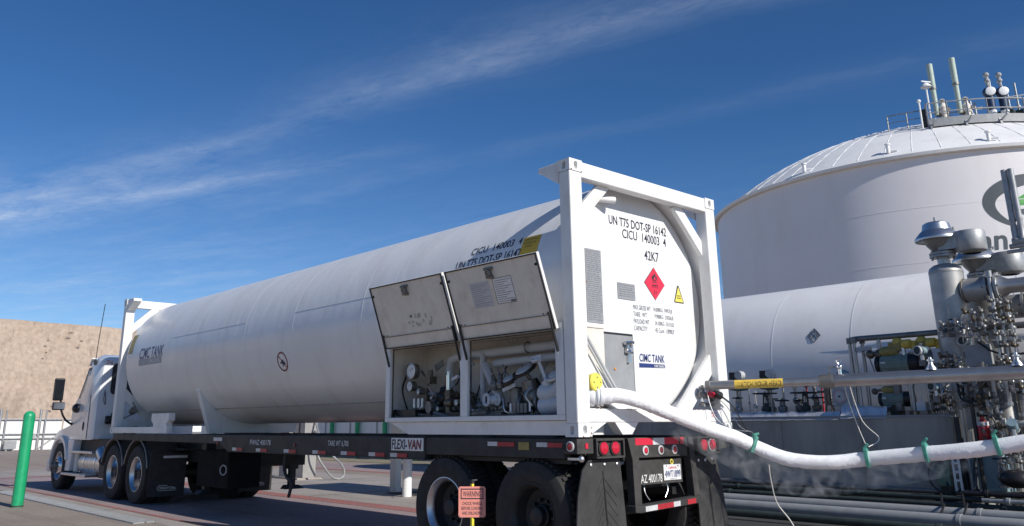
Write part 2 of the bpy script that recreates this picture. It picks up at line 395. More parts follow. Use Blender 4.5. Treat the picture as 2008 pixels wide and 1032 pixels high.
def hill():
    mb = MB(); nx, ny = 150, 40; W = []
    for j in range(ny + 1):
        for i in range(nx + 1):
            x = -140 + 330 * i / nx; t = j / ny
            if t < .55: yy = 88 + 5.5 * (t / .55); z = 12.3 * (t / .55) ** .9
            else: yy = 93.5 + (t - .55) * 90; z = 12.3 + (t - .55) * 2
            q = mnoise.fractal(V3((x * .06, yy * .08, z * .12)), 1, 2, 5)
            e = mnoise.noise(V3((x * .35, 0, z * .08)))
            k = min(1, z / 4)
            W.append((x, yy - q * 1.1 * k - e * .35 * k, max(-.3, z + (q * .10 + e * .05) * k)))
    mb.v = W
    mb.f = [(j * (nx + 1) + i, j * (nx + 1) + i + 1, (j + 1) * (nx + 1) + i + 1, (j + 1) * (nx + 1) + i) for j in range(ny) for i in range(nx)]
    structure(mb.build('hill', 'hill_sand', angle=80))
    nt = MAT['hill_sand'].node_tree; N = nt.nodes; L = nt.links; p = N['Principled BSDF']; src = p.inputs['Base Color'].links[0].from_socket
    tc = N.new('ShaderNodeTexCoord'); mp = N.new('ShaderNodeMapping'); mp.inputs['Scale'].default_value = (.16, .16, .07); L.new(tc.outputs['Object'], mp.inputs[0])
    n = N.new('ShaderNodeTexNoise'); n.inputs['Scale'].default_value = 1.0; n.inputs['Detail'].default_value = 7; n.inputs['Roughness'].default_value = .68; n.inputs['Distortion'].default_value = .6; L.new(mp.outputs[0], n.inputs[0])
    r = N.new('ShaderNodeValToRGB'); r.color_ramp.elements[0].position = .56; r.color_ramp.elements[0].color = (1, 1, 1, 1); r.color_ramp.elements[1].position = .72; r.color_ramp.elements[1].color = (.72, .70, .69, 1); L.new(n.outputs[0], r.inputs[0])
    x = N.new('ShaderNodeMix'); x.data_type = 'RGBA'; x.blend_type = 'MULTIPLY'; x.inputs['Factor'].default_value = 1; L.new(src, x.inputs[6]); L.new(r.outputs[0], x.inputs[7]); L.new(x.outputs[2], p.inputs['Base Color'])
hill()
def scrub():
    rnd = random.Random(12)
    for x, z, s in ((18.6, 10.2, .26), (18.4, 8.9, .2), (20.8, 11.2, .55), (24.3, 5.4, .8), (21.9, 10.3, .4), (19.0, 3.4, .3)):
        y = 88 + 5.5 * (z / 12.3) ** 1.11 - .6; mb = MB()
        for k in range(55):
            d = V3((rnd.gauss(0, 1), rnd.gauss(0, .6), rnd.gauss(.2, .6))).normalized() * s * rnd.uniform(.4, 1); a = V3((x, y, z)) + d * .2; b = V3((x, y, z)) + d
            w = V3((rnd.uniform(-1, 1), 0, rnd.uniform(-1, 1))) * .022; mb.add([a - w, a + w, b], [(0, 1, 2)])
        tag(mb.build('dry_shrub', 'scrub', smooth=False, fix=False), {18.6: 'tiny dry shrub high on the hill, upper of two', 18.4: 'tiny dry shrub on the hill, lower of two', 20.8: 'thin dry shrub near the crest of the hill', 24.3: 'thin dry shrub beside the truck mirror', 21.9: 'thin dry shrub just below the crest shrub', 19.0: 'low dry shrub near the foot of the hill'}[x], 'shrub', 'dry shrubs on the sandy hill')
mat('scrub', (.22, .18, .14), .9, var=.3)
scrub()

# fence at the foot of the hill
def far_fence():
    t = thing('yard_fence', 'grey metal yard fence with white screening at the foot of the sandy hill', 'fence', (10, 53, 0))
    for i in range(11):
        x0 = -8 + i * 4.6
        MB().box((x0 + .05, 53.10, .03), (x0 + 4.55, 53.14, 1.82)).build('screen_panel', 'fence_white', t, smooth=False)
    for x in (-2.2, 2.3, 6.85, 9.05, 13.6, 18.2, 22.8, 27.4, 32):
        h = 2.44 if x in (6.85, 9.05) else 2.0
        MB().cyl((x, 53, 0), (x, 53, h), .075, 10).build('post', 'galvanised', t)
        if h > 2.2: MB().cyl((x + .3, 52.95, 0), (x + .3, 52.95, h - .05), .05, 8).build('post', 'galvanised', t)
    for z in (.72, .98, 1.84):
        MB().cyl((-8, 52.98, z), (42, 52.98, z), .04, 8).build('rail', 'galvanised', t)
    for x in (2.3, 9.05, 13.6):
        MB().cyl((x, 52.9, .1), (x + 2.1, 52.9, 1.75), .02, 6).build('brace', 'galvanised', t)
        MB().cyl((x + 4.4, 52.9, .1), (x + 2.3, 52.9, 1.75), .02, 6).build('brace', 'galvanised', t)
    b = MB().box((7.1, 52.3, .12), (7.75, 52.6, .58)); b.box((7.2, 52.35, 0), (7.28, 52.5, .12)); b.box((7.57, 52.35, 0), (7.65, 52.5, .12))
    tag(b.build('electrical_box', 'grey_paint', smooth=False), 'low grey electrical box on the ground by the white screened fence', 'electrical box')
    s = MB().cyl((8.55, 52.4, 0), (8.55, 52.4, .95), .05, 8).box((8.45, 52.3, .7), (8.75, 52.5, .95))
    tag(s.build('pedestal', 'galvanised'), 'short grey pedestal standing behind the green bollard', 'pedestal')
far_fence()

# white building with green posts seen under the trailer
def canopy_wall():
    t = thing('canopy_building', 'white panelled station building with green posts seen under the trailer', 'building', (14, 26, 0))
    for i in range(11):
        y0 = 20 + i * 2.05
        MB().box((14.9, y0 + .02, .3), (15.0, y0 + 2.03, 3.0)).build('wall_panel', 'panel_white', t, smooth=False)
        MB().cyl((14.75, y0, 0), (14.75, y0, 3.0), .10, 12).build('post', 'green_paint', t)
        MB().cyl((14.86, y0 + .75, .3), (14.86, y0 + .75, 3.0), .025, 6).build('conduit', 'galvanised', t)
    MB().box((14.85, 19.8, 0), (15.05, 42.6, .3)).build('plinth', 'concrete', t, smooth=False)
    MB().box((14.4, 19.8, 3.0), (16.5, 42.6, 3.15)).build('roof', 'panel_white', t, smooth=False)
canopy_wall()
def dispenser():
    t = thing('fuel_dispenser', 'stainless fuel dispenser cabinet behind the trailer chassis', 'fuel dispenser', (6.0, 14.9, 0))
    MB().box((5.74, 14.80, .0), (6.12, 15.35, 1.95)).build('cabinet', 'stainless', t, smooth=False, bevel=.012)
    MB().box((5.60, 15.37, .0), (6.0, 15.8, 1.9)).build('side_cabinet', 'grey_paint', t, smooth=False)
    MB().box((5.725, 15.06, .4), (5.739, 15.10, 1.9)).build('door_gap', 'dark_plastic', t, smooth=False)
    MB().box((5.5, 14.65, 0), (6.25, 15.95, .05)).build('plinth', 'concrete', t, smooth=False)
    pts = [(6.10, 14.9, 1.25), (5.80, 14.3, 1.0), (5.72, 14.05, .60), (5.88, 14.0, .33), (6.08, 14.0, .12), (6.22, 14.0, .045), (6.38, 14.0, .04), (6.48, 14.0, .14), (6.42, 14.0, .34), (6.12, 14.0, .60), (5.9, 14.2, .95), (6.0, 14.7, 1.4), (6.05, 14.85, 1.45)]
    o = MB().tube(smooth_path(pts, 5), .028, 8).build('fuel_hose', 'galvanised'); tag(o, 'grey hose hanging in a loop beside the stainless dispenser', 'hose')
def smooth_path(P, k=6):
    P = [V3(q) for q in P]; out = []
    for i in range(len(P) - 1):
        a, b, c, d = P[max(i - 1, 0)], P[i], P[i + 1], P[min(i + 2, len(P) - 1)]
        for j in range(k):
            t = j / k
            out.append(.5 * ((2 * b) + (c - a) * t + (2 * a - 5 * b + 4 * c - d) * t * t + (3 * b - a - 3 * c + d) * t ** 3))
    return out + [P[-1]]
dispenser()

def bollard(name, x, y, h, r, m, label, base=True):
    t = thing(name, label, 'bollard', (x, y, 0))
    prof = [(0, r), (h - r, r)] + [(h - r + r * math.sin(a), r * math.cos(a)) for a in (PI * k / 16 for k in range(1, 9))]
    MB().lathe((x, y, 0), (0, 0, 1), prof, 24).build('post', m, t)
    if m == 'green_paint':
        rnd = random.Random(6)
        for k in range(9):
            a = rnd.uniform(2.6, 5.0); z = rnd.uniform(.08, 1.2); w = rnd.uniform(.05, .22); h_ = rnd.uniform(.012, .05)
            MB().lathe((x, y, z), (0, 0, 1), [(0, r + .0009), (h_ * .6, r + .0011), (h_, r + .0009)], 4, a, a + w).build('scuff', 'scuff', t, fix=False)
        MB().lathe((x, y, .012), (0, 0, 1), [(0, r + .003), (.025, r + .001)], 24).build('dirt_ring', 'dusty_black', t)
    if base: MB().lathe((x, y, .004), (0, 0, 1), [(0, r + .20), (.012, r + .19), (.016, r)], 20).build('footing', 'concrete', t)
bollard('bollard', -1.57, 11.72, 1.62, .095, 'green_paint', 'bright green rounded steel bollard standing at the left of the truck', False)
bollard('bollard', 4.36, 8.42, 1.3, .092, 'panel_white', 'white round bollard standing behind the trailer wheels')
o = MB().box((4.96, 9.62, 0), (5.10, 9.84, 1.83)).build('white_column', 'panel_white', smooth=False, bevel=.01)
tag(o, 'slim pale square column standing beside the white bollard', 'column')
o = MB().box((4.3, 6.0, 1.83), (5.9, 9.9, 1.93)).build('shadow_plate', 'panel_white', smooth=False)  # unseen plate, added to throw a broad shadow on the ground
tag(o, 'unseen pale plate added over the slim square column to cast a ground shadow', 'shadow caster')

# ------------------------------------------------------------------ the tank container
XC, ZC, R = 1.219, 2.587, 1.21
def on_tank(y0, phi0, lift=.004):        # text origin on the left flank: right = -y, up = round the shell
    def fn(a, b):
        ph = phi0 + b / R; rr = R + lift
        return V3((XC - rr * math.cos(ph), y0 - a, ZC + rr * math.sin(ph)))
    return fn
TC = thing('tank_container', 'white tank container with its side valve cabinet doors propped open', 'tank container', (1.219, 6.1, 1.22))
def holed_plate(mb, O, right, up, nrm, w, h, ow, oh, depth, n=20, cx=.5, cy=.5):
    """rectangular plate face with an oval pocket of real depth"""
    O, right, up, nrm = V3(O), V3(right), V3(up), V3(nrm)
    outer, inner = [], []
    for k in range(n):
        a = 2 * PI * (k + .5) / n; c, s = math.cos(a), math.sin(a)
        q = max(abs(c) / .5, abs(s) / .5); outer.append((w * .5 + w * c / q, h * .5 + h * s / q))
        r = max(0, oh - ow) / 2
        inner.append((w * cx + ow / 2 * c, h * cy + ow / 2 * s + (r if s > 0 else -r)))
    P = lambda q, d=0: O + right * q[0] + up * q[1] - nrm * d
    vs = [P(q) for q in outer] + [P(q) for q in inner] + [P(q, depth) for q in inner]
    fs = [(k, (k + 1) % n, n + (k + 1) % n, n + k) for k in range(n)] + [(n + k, n + (k + 1) % n, 2 * n + (k + 1) % n, 2 * n + k) for k in range(n)] + [tuple(range(2 * n, 3 * n))]
    mb.add(vs, fs)
def make_container():
    # shell, with the valve cabinet bay cut out of the lower left rear
    n = 384; ys = [.15, .30] + [.30 + (2.96 - .30) * k / 4 for k in range(1, 5)] + [2.96 + (11.7 - 2.96) * k / 16 for k in range(1, 17)]
    mb = MB(); rows = []
    for y in ys: rows.append((y, R))
    for k in range(1, 8):
        a = PI / 2 * k / 8; rows.append((11.7 + .38 * math.sin(a), R * (.62 + .38 * math.cos(a)) if k < 8 else 0))
    rows.append((12.1, R * .5)); rows.append((12.12, 0.001))
    for y, r in rows:
        for i in range(n):
            a = 2 * PI * i / n; mb.v.append((XC + r * math.cos(a), y, ZC + r * math.sin(a)))
    for j in range(len(rows) - 1):
        for i in range(n):
            k = (i + 1) % n
            q = [mb.v[j * n + i], mb.v[j * n + k], mb.v[(j + 1) * n + k], mb.v[(j + 1) * n + i]]
            c = sum((V3(x) for x in q), V3()) / 4
            if c.y < 2.96 and c.z < 2.235 and c.x < .66: continue
            mb.f.append((j * n + i, j * n + k, (j + 1) * n + k, (j + 1) * n + i))
    sh = mb.build('tank_shell', 'tank_paint', TC, angle=50)
    # end cap and the rolled lip round it
    prof = [(.0, .0), (.0, R - .09), (.012, R - .05), (.04, R - .012), (.07, R - .004)]
    MB().lathe((XC, .25, ZC), (0, 1, 0), prof, 96).build('end_cap', 'tank_paint', TC)
    MB().torus((XC, .15, ZC), (0, 1, 0), R, .012, 96, 6).build('shell_lip', 'tank_paint', sh)
    # weld rings and longitudinal seams
    for y in (3.55, 5.27, 6.75, 8.6, 10.9):
        MB().lathe((XC, y - .018, ZC), (0, 1, 0), [(0, R), (.008, R + .0016), (.028, R + .0016), (.036, R)], 240).build('weld_ring', 'tank_paint', sh)
    for y0, y1, ph in ((3.0, 5.25, 13.0), (6.76, 9.6, 12.6)):
        m2 = MB(); p = math.radians(ph)
        m2.bar((XC - (R + .001) * math.cos(p), y0, ZC + (R + .001) * math.sin(p)), (XC - (R + .001) * math.cos(p), y1, ZC + (R + .001) * math.sin(p)), .006, .0008)
        m2.build('seam', 'tank_paint', sh, smooth=False)
    # jacket joint with bolts along the lower flank
    p = math.radians(-53.5); sx, sz = XC - (R + .002) * math.cos(p), ZC + (R + .002) * math.sin(p)
    MB().bar((sx, 2.97, sz), (sx, 11.6, sz), .014, .012).build('jacket_joint', 'dull_steel', sh, smooth=False)
    b0 = MB().sph((sx - .004, 3.1, sz + .005), .009, 6, 4).build('bolt', 'dull_steel', sh)
    for k in range(1, 58): link('bolt', b0.data, sh).location.y += k * .146
    for y in (3.9, 5.0, 6.1, 7.3):
        MB().bar((sx - .02, y, sz + .02), (sx + .002, y, sz + .05), .03, .02).build('lug', 'white_paint', sh, smooth=False)
    # frames
    def frame(y0, y1, rear):
        lo, hi = min(y0, y1), max(y0, y1)
        P = part('end_frame', TC)
        for xa, xb in ((.0, .172), (2.266, 2.438)):
            MB().box((xa, lo, 1.338), (xb, hi, 3.692)).build('corner_post', 'white_paint', P, smooth=False, bevel=.012)
        rl = MB().box((.172, lo + .004, 3.645), (2.266, hi - .02, 3.803)); rl.build('top_rail', 'white_paint', P, smooth=False, bevel=.01)
        rb = MB().box((.172, lo + .004, 1.345), (2.266, hi - .02, 1.468)); rb.build('bottom_rail', 'white_paint', P, smooth=False, bevel=.01)
        for x0 in (.0, 2.238):
            for z0 in (1.22, 3.693):
                c = MB(); x1 = x0 + .2; z1 = z0 + .118; a, b = (lo - .005, hi + .012)
                x0_, x1_ = (x0 - .003, x1 - .022) if x0 < 1 else (x0 + .022, x1 + .003)
                # six faces, pockets on the outer end and outer side
                ye, yn = (a, -1) if rear else (b, 1)
                if rear: holed_plate(c, (x0_, a, z0), (1, 0, 0), (0, 0, 1), (0, -1, 0), x1_ - x0_, z1 - z0, .05, .078, .05)
                else: holed_plate(c, (x1_, b, z0), (-1, 0, 0), (0, 0, 1), (0, 1, 0), x1_ - x0_, z1 - z0, .05, .078, .05)
                if x0 < 1:
                    holed_plate(c, (x0_, b, z0), (0, -1, 0), (0, 0, 1), (-1, 0, 0), b - a, z1 - z0, .048, .078, .05)
                    c.quad((x1_, a, z0), (x1_, b, z0), (x1_, b, z1), (x1_, a, z1))
                else:
                    holed_plate(c, (x1_, a, z0), (0, 1, 0), (0, 0, 1), (1, 0, 0), b - a, z1 - z0, .048, .078, .05)
                    c.quad((x0_, a, z0), (x0_, b, z0), (x0_, b, z1), (x0_, a, z1))
                yo = b if rear else a
                c.quad((x0_, yo, z0), (x1_, yo, z0), (x1_, yo, z1), (x0_, yo, z1))
                c.quad((x0_, a, z0), (x1_, a, z0), (x1_, b, z0), (x0_, b, z0)); c.quad((x0_, a, z1), (x1_, a, z1), (x1_, b, z1), (x0_, b, z1))
                c.build('corner_casting', 'white_paint', P, smooth=False, bevel=.006)
        # diagonal braces (channel section), stubs of the top side rails
        yf = .085 if rear else 12.107; t = (.055 if rear else -.055)
        def brace(a, b, w):
            A, B = V3((a[0], 0, a[1])), V3((b[0], 0, b[1])); d = (B - A).normalized(); nn = V3((-d.z, 0, d.x))
            pts = [A + nn * w / 2, A - nn * w / 2, B - nn * w / 2, B + nn * w / 2]
            MB().prism([(q.x, yf, q.z) for q in pts], (0, t, 0)).build('corner_brace', 'white_paint', P, smooth=False, bevel=.01)
        for mx in (0, 1):
            k = (lambda x: 2.438 - x) if mx else (lambda x: x)
            brace((k(.10), 3.165), (k(.625), 3.672), .132); brace((k(.10), 2.01), (k(.75), 1.42), .165)
        for xa in (.01, 2.262):
            if rear: pts = [(hi + .012, 3.805), (.43, 3.797), (.432, 3.742), (.40, 3.735), (hi + .012, 3.577)]
            else: pts = [(lo - .005, 3.805), (11.72, 3.797), (11.718, 3.742), (11.75, 3.735), (lo - .005, 3.577)]
            MB().prism([(xa, y, z) for y, z in pts], (.166, 0, 0)).build('rail_stub', 'white_paint', P, smooth=False, bevel=.006)
        if rear:
            # wedge foot, corner gussets of the bottom rail
            MB().prism([(.52, .01, 1.344), (.86, .01, 1.344), (.76, .01, 1.236), (.62, .01, 1.236)], (0, .10, 0)).build('foot_wedge', 'white_paint', P, smooth=False)
            MB().prism([(.18, .012, 1.344), (.40, .012, 1.344), (.18, .012, 1.24)], (0, .08, 0)).build('gusset', 'white_paint', P, smooth=False)
            MB().prism([(2.258, .012, 1.344), (2.03, .012, 1.344), (2.258, .012, 1.24)], (0, .08, 0)).build('gusset', 'white_paint', P, smooth=False)
            MB().tube([(.60, .22, 3.555), (.80, .115, 3.545)], .035, 12, caps=False).build('vent_pipe', 'white_paint', P)
        return P
    rf = frame(.0, .145, True); ff = frame(12.047, 12.192, False)
    # lower side rail stubs and saddles, left and right
    for sgn, x in ((1, .0), (-1, 2.318)):
        MB().box((x, 9.6, 1.225), (x + .12, 12.04, 1.335)).build('side_rail', 'white_paint', TC, smooth=False, bevel=.008)
        MB().prism([(x + .01, *q) for q in [(10.05, 1.225), (9.42, 1.225), (9.42, 1.33), (9.47, 1.38), (9.36, 1.44), (9.36, 1.56), (10.15, 1.56), (10.15, 1.44), (10.05, 1.38)]], (.11, 0, 0)).build('saddle', 'white_paint', TC, smooth=False, bevel=.006)
    MB().prism([(x, 8.62, z) for x, z in [(.44, 1.225), (.195, 1.91), (.195, 1.95), (.28, 1.97), (.5, 1.6), (1.219, 1.40), (1.94, 1.6), (2.18, 1.97), (2.243, 1.95), (2.243, 1.91), (2.0, 1.225)]], (0, .14, 0)).build('support_plate', 'white_paint', TC, smooth=False, bevel=.006)
    # dark hoses behind the triangular opening
    MB().cyl((.30, 12.0, 1.62), (.30, 11.9, 1.66), .06, 12).build('valve_head', 'dull_steel', TC)
    MB().tube([(.16, 12.0, 1.50), (.42, 12.0, 1.62), (.30, 12.0, 1.80)], .012, 6).build('strut', 'dull_steel', TC)
    # underside skid: white trapezium below cabinet
    MB().prism([(.03, *q) for q in [(2.9, 1.362), (2.55, 1.235), (.16, 1.235), (.16, 1.362)]], (.5, 0, 0)).build('cabinet_support', 'white_paint', TC, smooth=False)
    return rf, ff
RF, FF = make_container()

def container_cabinet():
    cab = MB()
    cab.box((.60, .30, 1.38), (.62, 2.96, 2.235)); cab.box((.02, .16, 1.366), (.60, 2.96, 1.384)); cab.box((.02, .16, 2.225), (.60, 2.96, 2.24))
    cab.box((.02, 2.94, 1.384), (.60, 2.96, 2.225)); cab.box((.02, .17, 1.384), (.60, .19, 2.225))
    C = cab.build('valve_cabinet', 'cream_paint', TC, smooth=False)
    fr = MB()
    fr.box((-.004, .155, 1.366), (.035, 2.965, 1.414)); fr.box((-.004, .155, 2.19), (.035, 2.965, 2.246))
    for a, b in ((.155, .255), (1.515, 1.625), (2.89, 2.965)): fr.box((-.003, a, 1.414), (.034, b, 2.19))
    fr.build('cabinet_frame', 'white_paint', C, smooth=False, bevel=.005)
    seal = MB()
    for a, b in ((.262, 1.508), (1.632, 2.883)):
        seal.box((.036, a, 1.418), (.044, b, 1.426)); seal.box((.036, a, 2.172), (.044, b, 2.180))
        seal.box((.036, a, 1.418), (.044, a + .008, 2.18)); seal.box((.036, b - .008, 1.418), (.044, b, 2.18))
    seal.build('door_seal', 'dark_plastic', C, smooth=False)
    # propped doors: hinged along z = 2.23 and swung up and out
    def door(y0, y1, papers):
        t = MB(); d = V3((-.335, 0, .942)).normalized(); nrm = V3((d.z, 0, -d.x)) * -1   # nrm points out (-x), inner face looks out and down
        base = V3((-.03, 0, 2.185)); H = .735
        P = lambda y, s, k: base + V3((0, y, 0)) + d * s + nrm * k
        def slab(mb, ya, yb, s0, s1, k0, k1):
            vs = [P(y, s, k) for k in (k0, k1) for y, s in ((ya, s0), (yb, s0), (yb, s1), (ya, s1))]
            mb.add(vs, [(0, 1, 2, 3), (4, 5, 6, 7), (0, 1, 5, 4), (1, 2, 6, 5), (2, 3, 7, 6), (3, 0, 4, 7)])
        # in this raised position the inner (cream) face looks outward and down
        slab(t, y0, y1, 0, H, -.022, 0.012); D = t.build('cabinet_door', 'white_paint', TC, smooth=False, bevel=.004)
        ip = MB(); slab(ip, y0 + .012, y1 - .012, .012, H - .012, .0125, .016); ip.build('inner_panel', 'cream_paint', D, smooth=False)
        sl = MB()
        for a in ((y0 + .003, y0 + .016, .003, H - .003), (y1 - .016, y1 - .003, .003, H - .003), (y0, y1, .003, .014), (y0, y1, H - .015, H - .003)): slab(sl, *a, .0165, .028)
        sl.build('rubber_seal', 'dark_plastic', D, smooth=False)
        hb = MB(); slab(hb, y0 + .02, y1 - .02, .135, .143, .0165, .026); hb.build('stiffener', 'dull_steel', D, smooth=False)
        rv = MB()
        for y in (y0 + .06, y0 + .11, y1 - .06, y1 - .11): rv.sph(P(y, .155, .02), .007, 6, 4)
        rv.sph(P(y1 - .04, H - .11, .02), .014, 8, 5); rv.sph(P(y0 + .04, H - .11, .02), .014, 8, 5)
        rv.build('rivet', 'dark_plastic', D)
        ym = (y0 + y1) / 2
        la = MB(); slab(la, ym - .05, ym + .05, H - .075, H - .045, .0165, .034); slab(la, ym - .028, ym + .028, H - .135, H - .07, .0165, .05)
        la.cyl(P(ym - .06, H - .06, .03), P(ym + .06, H - .06, .03), .014, 8); la.cyl(P(ym - .04, H - .15, .025), P(ym + .05, H - .14, .03), .017, 8)
        la.torus(P(ym, H - .10, .052), nrm, .03, .007, 14, 5)
        la.build('latch', 'dull_steel', D)
        if papers:
            for (a, b, s0, s1, m) in ((y1 - .33, y1 - .62, .30, .56, 'paper'), (y1 - .68, y1 - .95, .31, .57, 'sticker_white')):
                pb = MB(); slab(pb, a, b, s0, s1, .0165, .0185); q = pb.build('document', m, D, smooth=False)
                ln = MB()
                for k in range(11):
                    sv = s1 - .03 - k * .021
                    slab(ln, a - .02, b + .02 + .05 * ((k * 7) % 3), sv, sv + .005, .0187, .0192)
                if m == 'sticker_white':
                    for qq in ((a, a - .006, s0, s1), (b, b + .006, s0, s1), (a, b, s0, s0 + .006), (a, b, s1 - .006, s1)): slab(ln, *qq, .0187, .0195)
                    slab(ln, b + .01, b + .08, s0 + .008, s0 + .03, .0187, .0194)
                ln.build('print', 'sticker_grey' if m == 'paper' else 'faded_ink', D, smooth=False)
        else:
            sm = MB(); rnd = random.Random(3)
            for k in range(16):
                yy = y0 + .2 + rnd.random() * .55; ss = .2 + rnd.random() * .12; slab(sm, yy, yy + .02 + .03 * rnd.random(), ss, ss + .02 + .03 * rnd.random(), .0165, .0168)
            sm.build('label_residue', 'residue', D, smooth=False)
        for y in (y0 + .025, y1 - .03):      # gas struts: black cylinder, bright rod
            a = P(y, .17, .03); b = V3((-.004, y, 1.98)); c = V3((.02, y, 1.62))
            MB().cyl(a, b, .013, 8).build('gas_strut', 'dark_plastic', D)
            MB().cyl(b, c, .005, 6).build('strut_rod', 'aluminium', D)
    door(.19, 1.545, True); door(1.60, 2.93, False)
    # -------- pipes and valves in the cabinet
    def pp(name, m, f): mb = MB(); f(mb); return mb.build(name, m, C)
    pp('pipe', 'insulated', lambda b: b.tube(smooth_path([(.46, .3, 2.10), (.46, 2.0, 2.08), (.46, 2.28, 2.06), (.46, 2.36, 2.0), (.46, 2.36, 1.9), (.46, 2.30, 1.66)], 5), .05, 12))
    pp('pipe', 'insulated', lambda b: b.tube([(.40, .45, 1.98), (.40, 1.52, 1.96)], .042, 12))
    pp('pipe', 'insulated', lambda b: b.tube(smooth_path([(.36, 1.92, 2.05), (.36, 1.92, 1.90), (.34, 1.90, 1.56), (.33, 1.84, 1.46), (.33, 1.68, 1.45)], 5), .045, 12))
    pp('pipe', 'insulated', lambda b: b.tube([(.42, 1.74, 2.08), (.40, 1.72, 1.5)], .035, 10))
    pp('pipe', 'insulated', lambda b: b.tube([(.34, 1.62, 1.95), (.30, 1.36, 1.62), (.30, 1.30, 1.42)], .05, 10))
    pp('flange', 'insulated', lambda b: b.cyl((.36, 1.92, 1.96), (.36, 1.92, 1.99), .075, 14))
    pp('clamp', 'dull_steel', lambda b: (b.torus((.43, 1.05, 2.10), (0, 1, 0), .055, .008, 14, 5), b.torus((.45, .50, 2.10), (0, 1, 0), .06, .012, 14, 5), b.torus((.45, .34, 2.10), (0, 1, 0), .06, .008, 14, 5)))
    def gauge(y, z, r, x=.16):
        g = MB().cyl((x + .07, y, z), (x, y, z), r, 20).build('gauge', 'dull_steel', C)
        MB().lathe((x, y, z), (-1, 0, 0), [(-.01, r * 1.08), (.012, r * 1.08), (.014, r * .9)], 24).build('bezel', 'aluminium', g)
        MB().lathe((x - .004, y, z), (-1, 0, 0), [(.002, r * .9), (.003, 0)], 20).build('dial', 'dial', g)
        a = MB().bar((x - .009, y, z), (x - .009, y - r * .5, z + r * .4), .004, .004).build('needle', 'ink', g, smooth=False)
    gauge(2.70, 1.93, .085); gauge(2.72, 1.76, .055)
    gauge(2.50, 1.69, .028, .12); gauge(1.88, 1.56, .03, .16); gauge(2.16, 1.5, .024, .13); gauge(2.26, 1.62, .018, .12)
    pp('gauge_manifold', 'valve_bronze', lambda b: (b.box((.22, 2.48, 1.60), (.30, 2.66, 1.66)), b.tube([(.25, 2.62, 1.93), (.26, 2.50, 1.80), (.26, 2.55, 1.62)], .014, 6), b.tube([(.25, 2.67, 1.76), (.27, 2.5, 1.7)], .012, 6), b.box((.2, 2.40, 1.78), (.30, 2.5, 1.86)), b.cyl((.24, 2.44, 1.86), (.24, 2.44, 1.93), .03, 8)))
    pp('needle_valve', 'aluminium', lambda b: [b.cyl((.14, y, 1.62), (.14, y, 1.52), .016, 8) for y in (2.60, 2.52, 2.45)])
    pp('name_plate', 'dull_steel', lambda b: b.bar((.36, 2.50, 1.96), (.36, 2.36, 2.02), .012, .07))
    pp('relief_valve', 'chrome', lambda b: (b.cyl((.22, 2.09, 1.70), (.22, 2.09, 1.86), .028, 10), b.cyl((.22, 2.09, 1.86), (.22, 2.09, 1.90), .02, 8)))
    pp('valve_body', 'valve_bronze', lambda b: (b.cyl((.22, 2.09, 1.42), (.22, 2.09, 1.70), .04, 10), b.cyl((.22, 2.09, 1.66), (.30, 2.24, 1.66), .04, 10), b.cyl((.20, 2.09, 1.56), (.20, 1.98, 1.56), .045, 10), b.sph((.22, 2.09, 1.56), .055, 10, 6)))
    pp('regulator', 'dark_plastic', lambda b: (b.sph((.28, 2.25, 1.62), .085, 12, 8), b.cyl((.28, 2.25, 1.62), (.2, 2.31, 1.52), .05, 10), b.tube(smooth_path([(.3, 2.3, 1.72), (.28, 2.22, 1.68), (.2, 2.12, 1.72)], 4), .03, 8), b.cyl((.22, 2.28, 1.43), (.22, 2.28, 1.52), .05, 8)))
    pp('regulator_cap', 'dull_steel', lambda b: b.cyl((.12, 2.32, 1.52), (.2, 2.31, 1.52), .065, 12))
    pp('control_box', 'dark_plastic', lambda b: (b.box((.08, 2.5, 1.384), (.5, 2.92, 1.50)), b.box((.15, 1.66, 1.384), (.4, 2.05, 1.46)), b.prism([(.1, 2.42, 1.384), (.1, 2.22, 1.384), (.1, 2.26, 1.46), (.1, 2.40, 1.44)], (.2, 0, 0))))
    pp('floor_clutter', 'dull_steel', lambda b: [b.cyl((.1 + .3 * random.random(), .95 + 1.9 * random.random(), 1.39), (.12 + .3 * random.random(), .95 + 1.9 * random.random(), 1.42 + .05 * random.random()), .014 + .02 * random.random(), 7) for _ in range(26)])
    pp('cable', 'dark_plastic', lambda b: (b.tube(smooth_path([(.3, 2.9, 2.0), (.2, 2.86, 1.85), (.12, 2.80, 1.7), (.2, 2.78, 1.45)], 5), .012, 6), b.tube(smooth_path([(.1, 2.9, 1.5), (.06, 2.85, 1.44), (.06, 2.7, 1.41)], 4), .012, 6)))
    # right bay: three bonnet valves, two big handwheels, insulated elbows
    for y, z in ((1.34, 1.76), (1.24, 1.77), (1.15, 1.79)):
        s = MB(); s.cyl((.22, y, z - .08), (.22, y, z), .042, 10); s.cyl((.22, y, z), (.22, y + .03, z + .06), .035, 10, .02); s.cyl((.22, y + .03, z + .06), (.22, y + .06, z + .14), .012, 8, .006); s.sph((.22, y, z - .04), .052, 10, 6)
        o = s.build('small_valve', 'dull_steel', C); MB().torus((.22, y + .035, z + .075), (0, .4, 1), .016, .006, 10, 5).build('valve_ring', 'aluminium', o)
    def handwheel(c, ax, r, m='dark_plastic', cap='pale_metal'):
        ax = V3(ax).normalized(); c = V3(c)
        w = MB().lathe(c, ax, [(-.012, r * .98), (-.004, r), (.014, r), (.018, r * .93), (.004, r * .84)], 28)
        w.lathe(c, ax, [(-.006, r * .86), (.004, r * .86), (.004, .01), (-.006, .01)], 24)
        H = w.build('handwheel', m, C)
        MB().lathe(c + ax * .012, ax, [(0, r * .72), (.014, r * .66), (.03, r * .25), (.03, 0)], 24).build('wheel_face', cap, H)
        MB().lathe(c + ax * .04, ax, [(0, .016), (.03, .016), (.03, 0)], 8).build('stem_nut', 'dull_steel', H)
